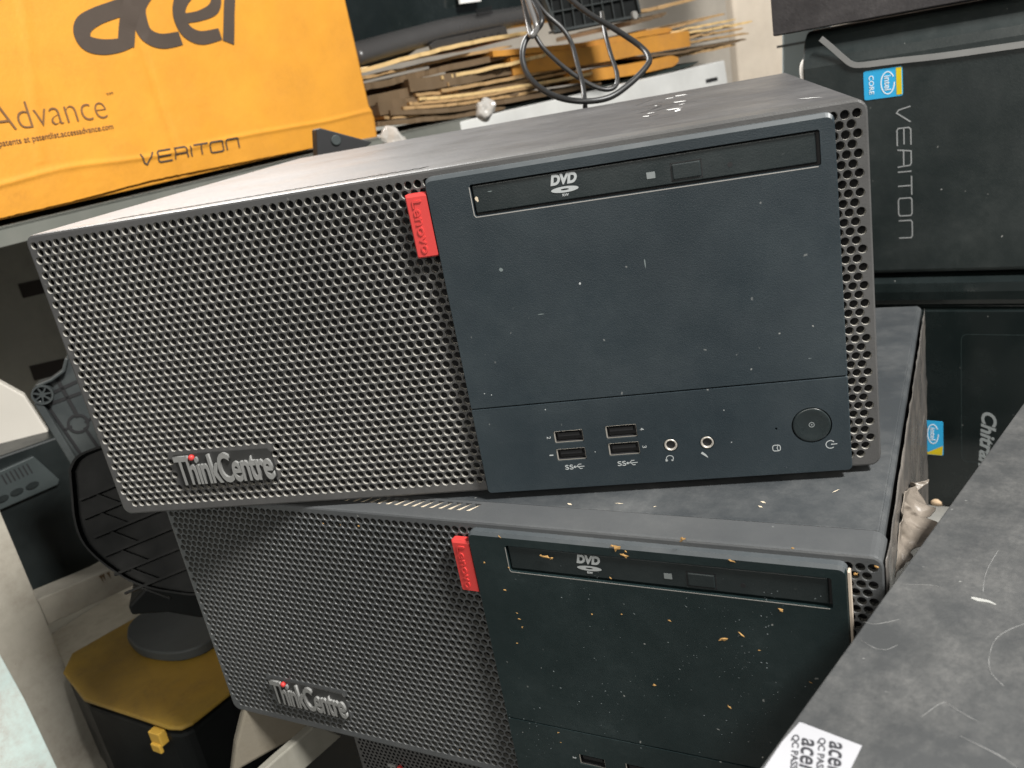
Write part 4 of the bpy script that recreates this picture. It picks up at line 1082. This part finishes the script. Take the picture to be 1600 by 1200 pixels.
mb = MB(); mb.loft([[(p[0], -9, p[1]) for p in q], [(p[0], -4, p[1]) for p in q]]); cs_ = mb.obj('control_panel', mat('panel_dim', (.045, .042, .04), .35), mt, bevel=1)
mb = MB()
for k in range(5):
    c_ = loc(MT, 735 + k * 11, 63 - k * 2.4, -9); mb.loft([[(c_[0] + 4 * a, -9.5 if h else -8.8, c_[1] + 2.2 * b) for a, b in circ(0, 0, 1, 12)] for h in (0, 1)])
mb.obj('button', M_dark, cs_)
mb = MB()
for k in range(9):
    c_ = loc(MT, 745 + k * 2.8, 20 - k * .6, -7); mb.box(c_[0] - .5, c_[0] + .5, -8.0, -6.5, c_[1] - 5, c_[1] + 5)
mb.obj('vent_slot', M_dark, mt)
o, _ = slab_from_pixels('paper_label', ((718, -20), (752, -24), (752, 2), (720, 6)), U(735, 0, 1180), 60, 4, M_white, .5)
tag(o, 'small white paper corner above the black monitor, at the top edge', 'paper')

# ribbed black stand foot lying over the stack
KB = frame(U(920, 30, 1120), 35)
kb = thing('stand_foot', 'black ribbed plastic stand foot lying on the cardboard beside the cables', 'stand foot', KB)
q = [loc(KB, *p, 0) for p in ((838, -60), (850, 0), (866, 42), (872, 52), (1000, 28), (1000, 14), (980, -60))]
mb = MB(); mb.loft([[(p[0], 3, p[1]) for p in q], [(p[0], 14, p[1]) for p in q]]); kbase = mb.obj('plate', M_st2, kb, bevel=1)
M_rib = mat('rib_plastic', (.035, .04, .04), .4)
def kbar(mb, a_, b_, wd, y0, y1):
    k = len(mb.v); ribbon(mb, [loc(KB, *a_, y0), loc(KB, *b_, y0)], wd, 0, 1.0)
    for i in range(k, len(mb.v)):
        p = mb.v[i]; mb.v[i] = Vector((p.x, y0 if p.y < -.5 else y1, p.z))
mb = MB()
for k in range(8):
    u = 868 + k * 15.5; kbar(mb, (u - 14, -50), (u, 46 - k * 2.6), 1.5, -2, 4)
for v0 in (6, -18): kbar(mb, (850, v0 + 16), (992, v0 - 12), 1.5, -2.5, 4)
kbar(mb, (866, 49), (1002, 24), 3.2, -3, 14); kbar(mb, (846, -20), (872, 48), 3.2, -3, 8); kbar(mb, (984, -50), (1001, 20), 3, -3, 8)
mb.obj('rib', M_rib, kb, bevel=.3)
x, z = loc(KB, 992, 24, -4); mb = MB(); mb.loft([[(x + r_ * a, y_, z + r_ * b * 1.3) for a, b in circ(0, 0, 1, 18)] for r_, y_ in ((4.2, 0), (4.2, -5), (3.6, -6))]); mb.obj('rubber_pad', mat('grey_pad', (.26, .25, .23), .7), kb)

# cables
def cable(pts3, r, m, label, cat='cable'):
    P = catmull(pts3, 10); O_ = P[0].copy(); mb = MB(); mb.tube([p - O_ for p in P], r, 10)
    o = mb.obj('cable', m, smooth=True); o.location = O_ * S; return tag(o, label, cat, 'cables hanging over the cardboard stack')
M_cab = mat('cable_rubber', (.020, .020, .020), .38, rvar=.05)
M_cab2 = mat('silver_cable', (.16, .155, .15), .25, metal=.3, rvar=.05)
cable([U(u, v, s) for u, v, s in ((812, -30, 660), (832, 0, 650), (846, 30, 640), (838, 47, 640), (822, 62, 638), (816, 90, 635), (828, 122, 630), (862, 148, 620), (905, 158, 612), (950, 153, 612),
      (985, 130, 618), (1010, 104, 625), (1014, 90, 630), (1000, 72, 640), (960, 45, 650), (915, 18, 660), (870, -20, 670))], 2.2, M_cab, 'thick grey cable making the big loop above the main computer')
cable([U(u, v, s) for u, v, s in ((822, -20, 655), (850, 18, 650), (878, 44, 650), (893, 68, 648), (902, 100, 640), (910, 130, 632), (914, 162, 622), (915, 185, 640))], 1.8, M_cab, 'thin black cable hanging straight down through the loop')
cable([U(u, v, s) for u, v, s in ((836, 55, 645), (850, 76, 645), (880, 104, 640), (915, 128, 636), (945, 140, 634), (962, 134, 636), (964, 115, 640), (954, 84, 650), (945, 50, 662), (940, 20, 690))], 1.7, M_cab, 'thin black cable curling inside the big loop')
cable([U(u, v, s) for u, v, s in ((816, -30, 640), (826, 4, 634), (836, 34, 630), (838, 46, 630), (830, 56, 632), (824, 30, 640), (818, 0, 645), (808, -30, 650))], 2.1, M_cab2, 'silvery cable bent sharply at the top left of the loop')
# crumpled clear plastic bits at the foot of the stack
M_clr = mat('crumpled_clear_plastic', (.45, .43, .40), .2, bump=1, bump_scale=200)
def crumple(u, v, s, r, label):
    bm = bmesh.new(); bmesh.ops.create_icosphere(bm, subdivisions=3, radius=r * S)
    for vv in bm.verts:
        nn = noise.noise(vv.co * 300 / r * 4 + Vector((u, 0, 0))); vv.co *= 1 + .55 * nn; vv.co.y *= .6
    me = bpy.data.meshes.new('plastic_scrap'); bm.to_mesh(me); bm.free(); me.materials.append(M_clr)
    o = bpy.data.objects.new('plastic_scrap', me); col.objects.link(o); o.location = U(u, v, s) * S
    tag(o, label, 'plastic scrap')
crumple(757, 172, 1100, 13, 'crumpled clear plastic scrap hanging under the cardboard stack')
crumple(612, 218, 1030, 15, 'whitish crumpled plastic scrap beside the lower corner of the yellow carton')
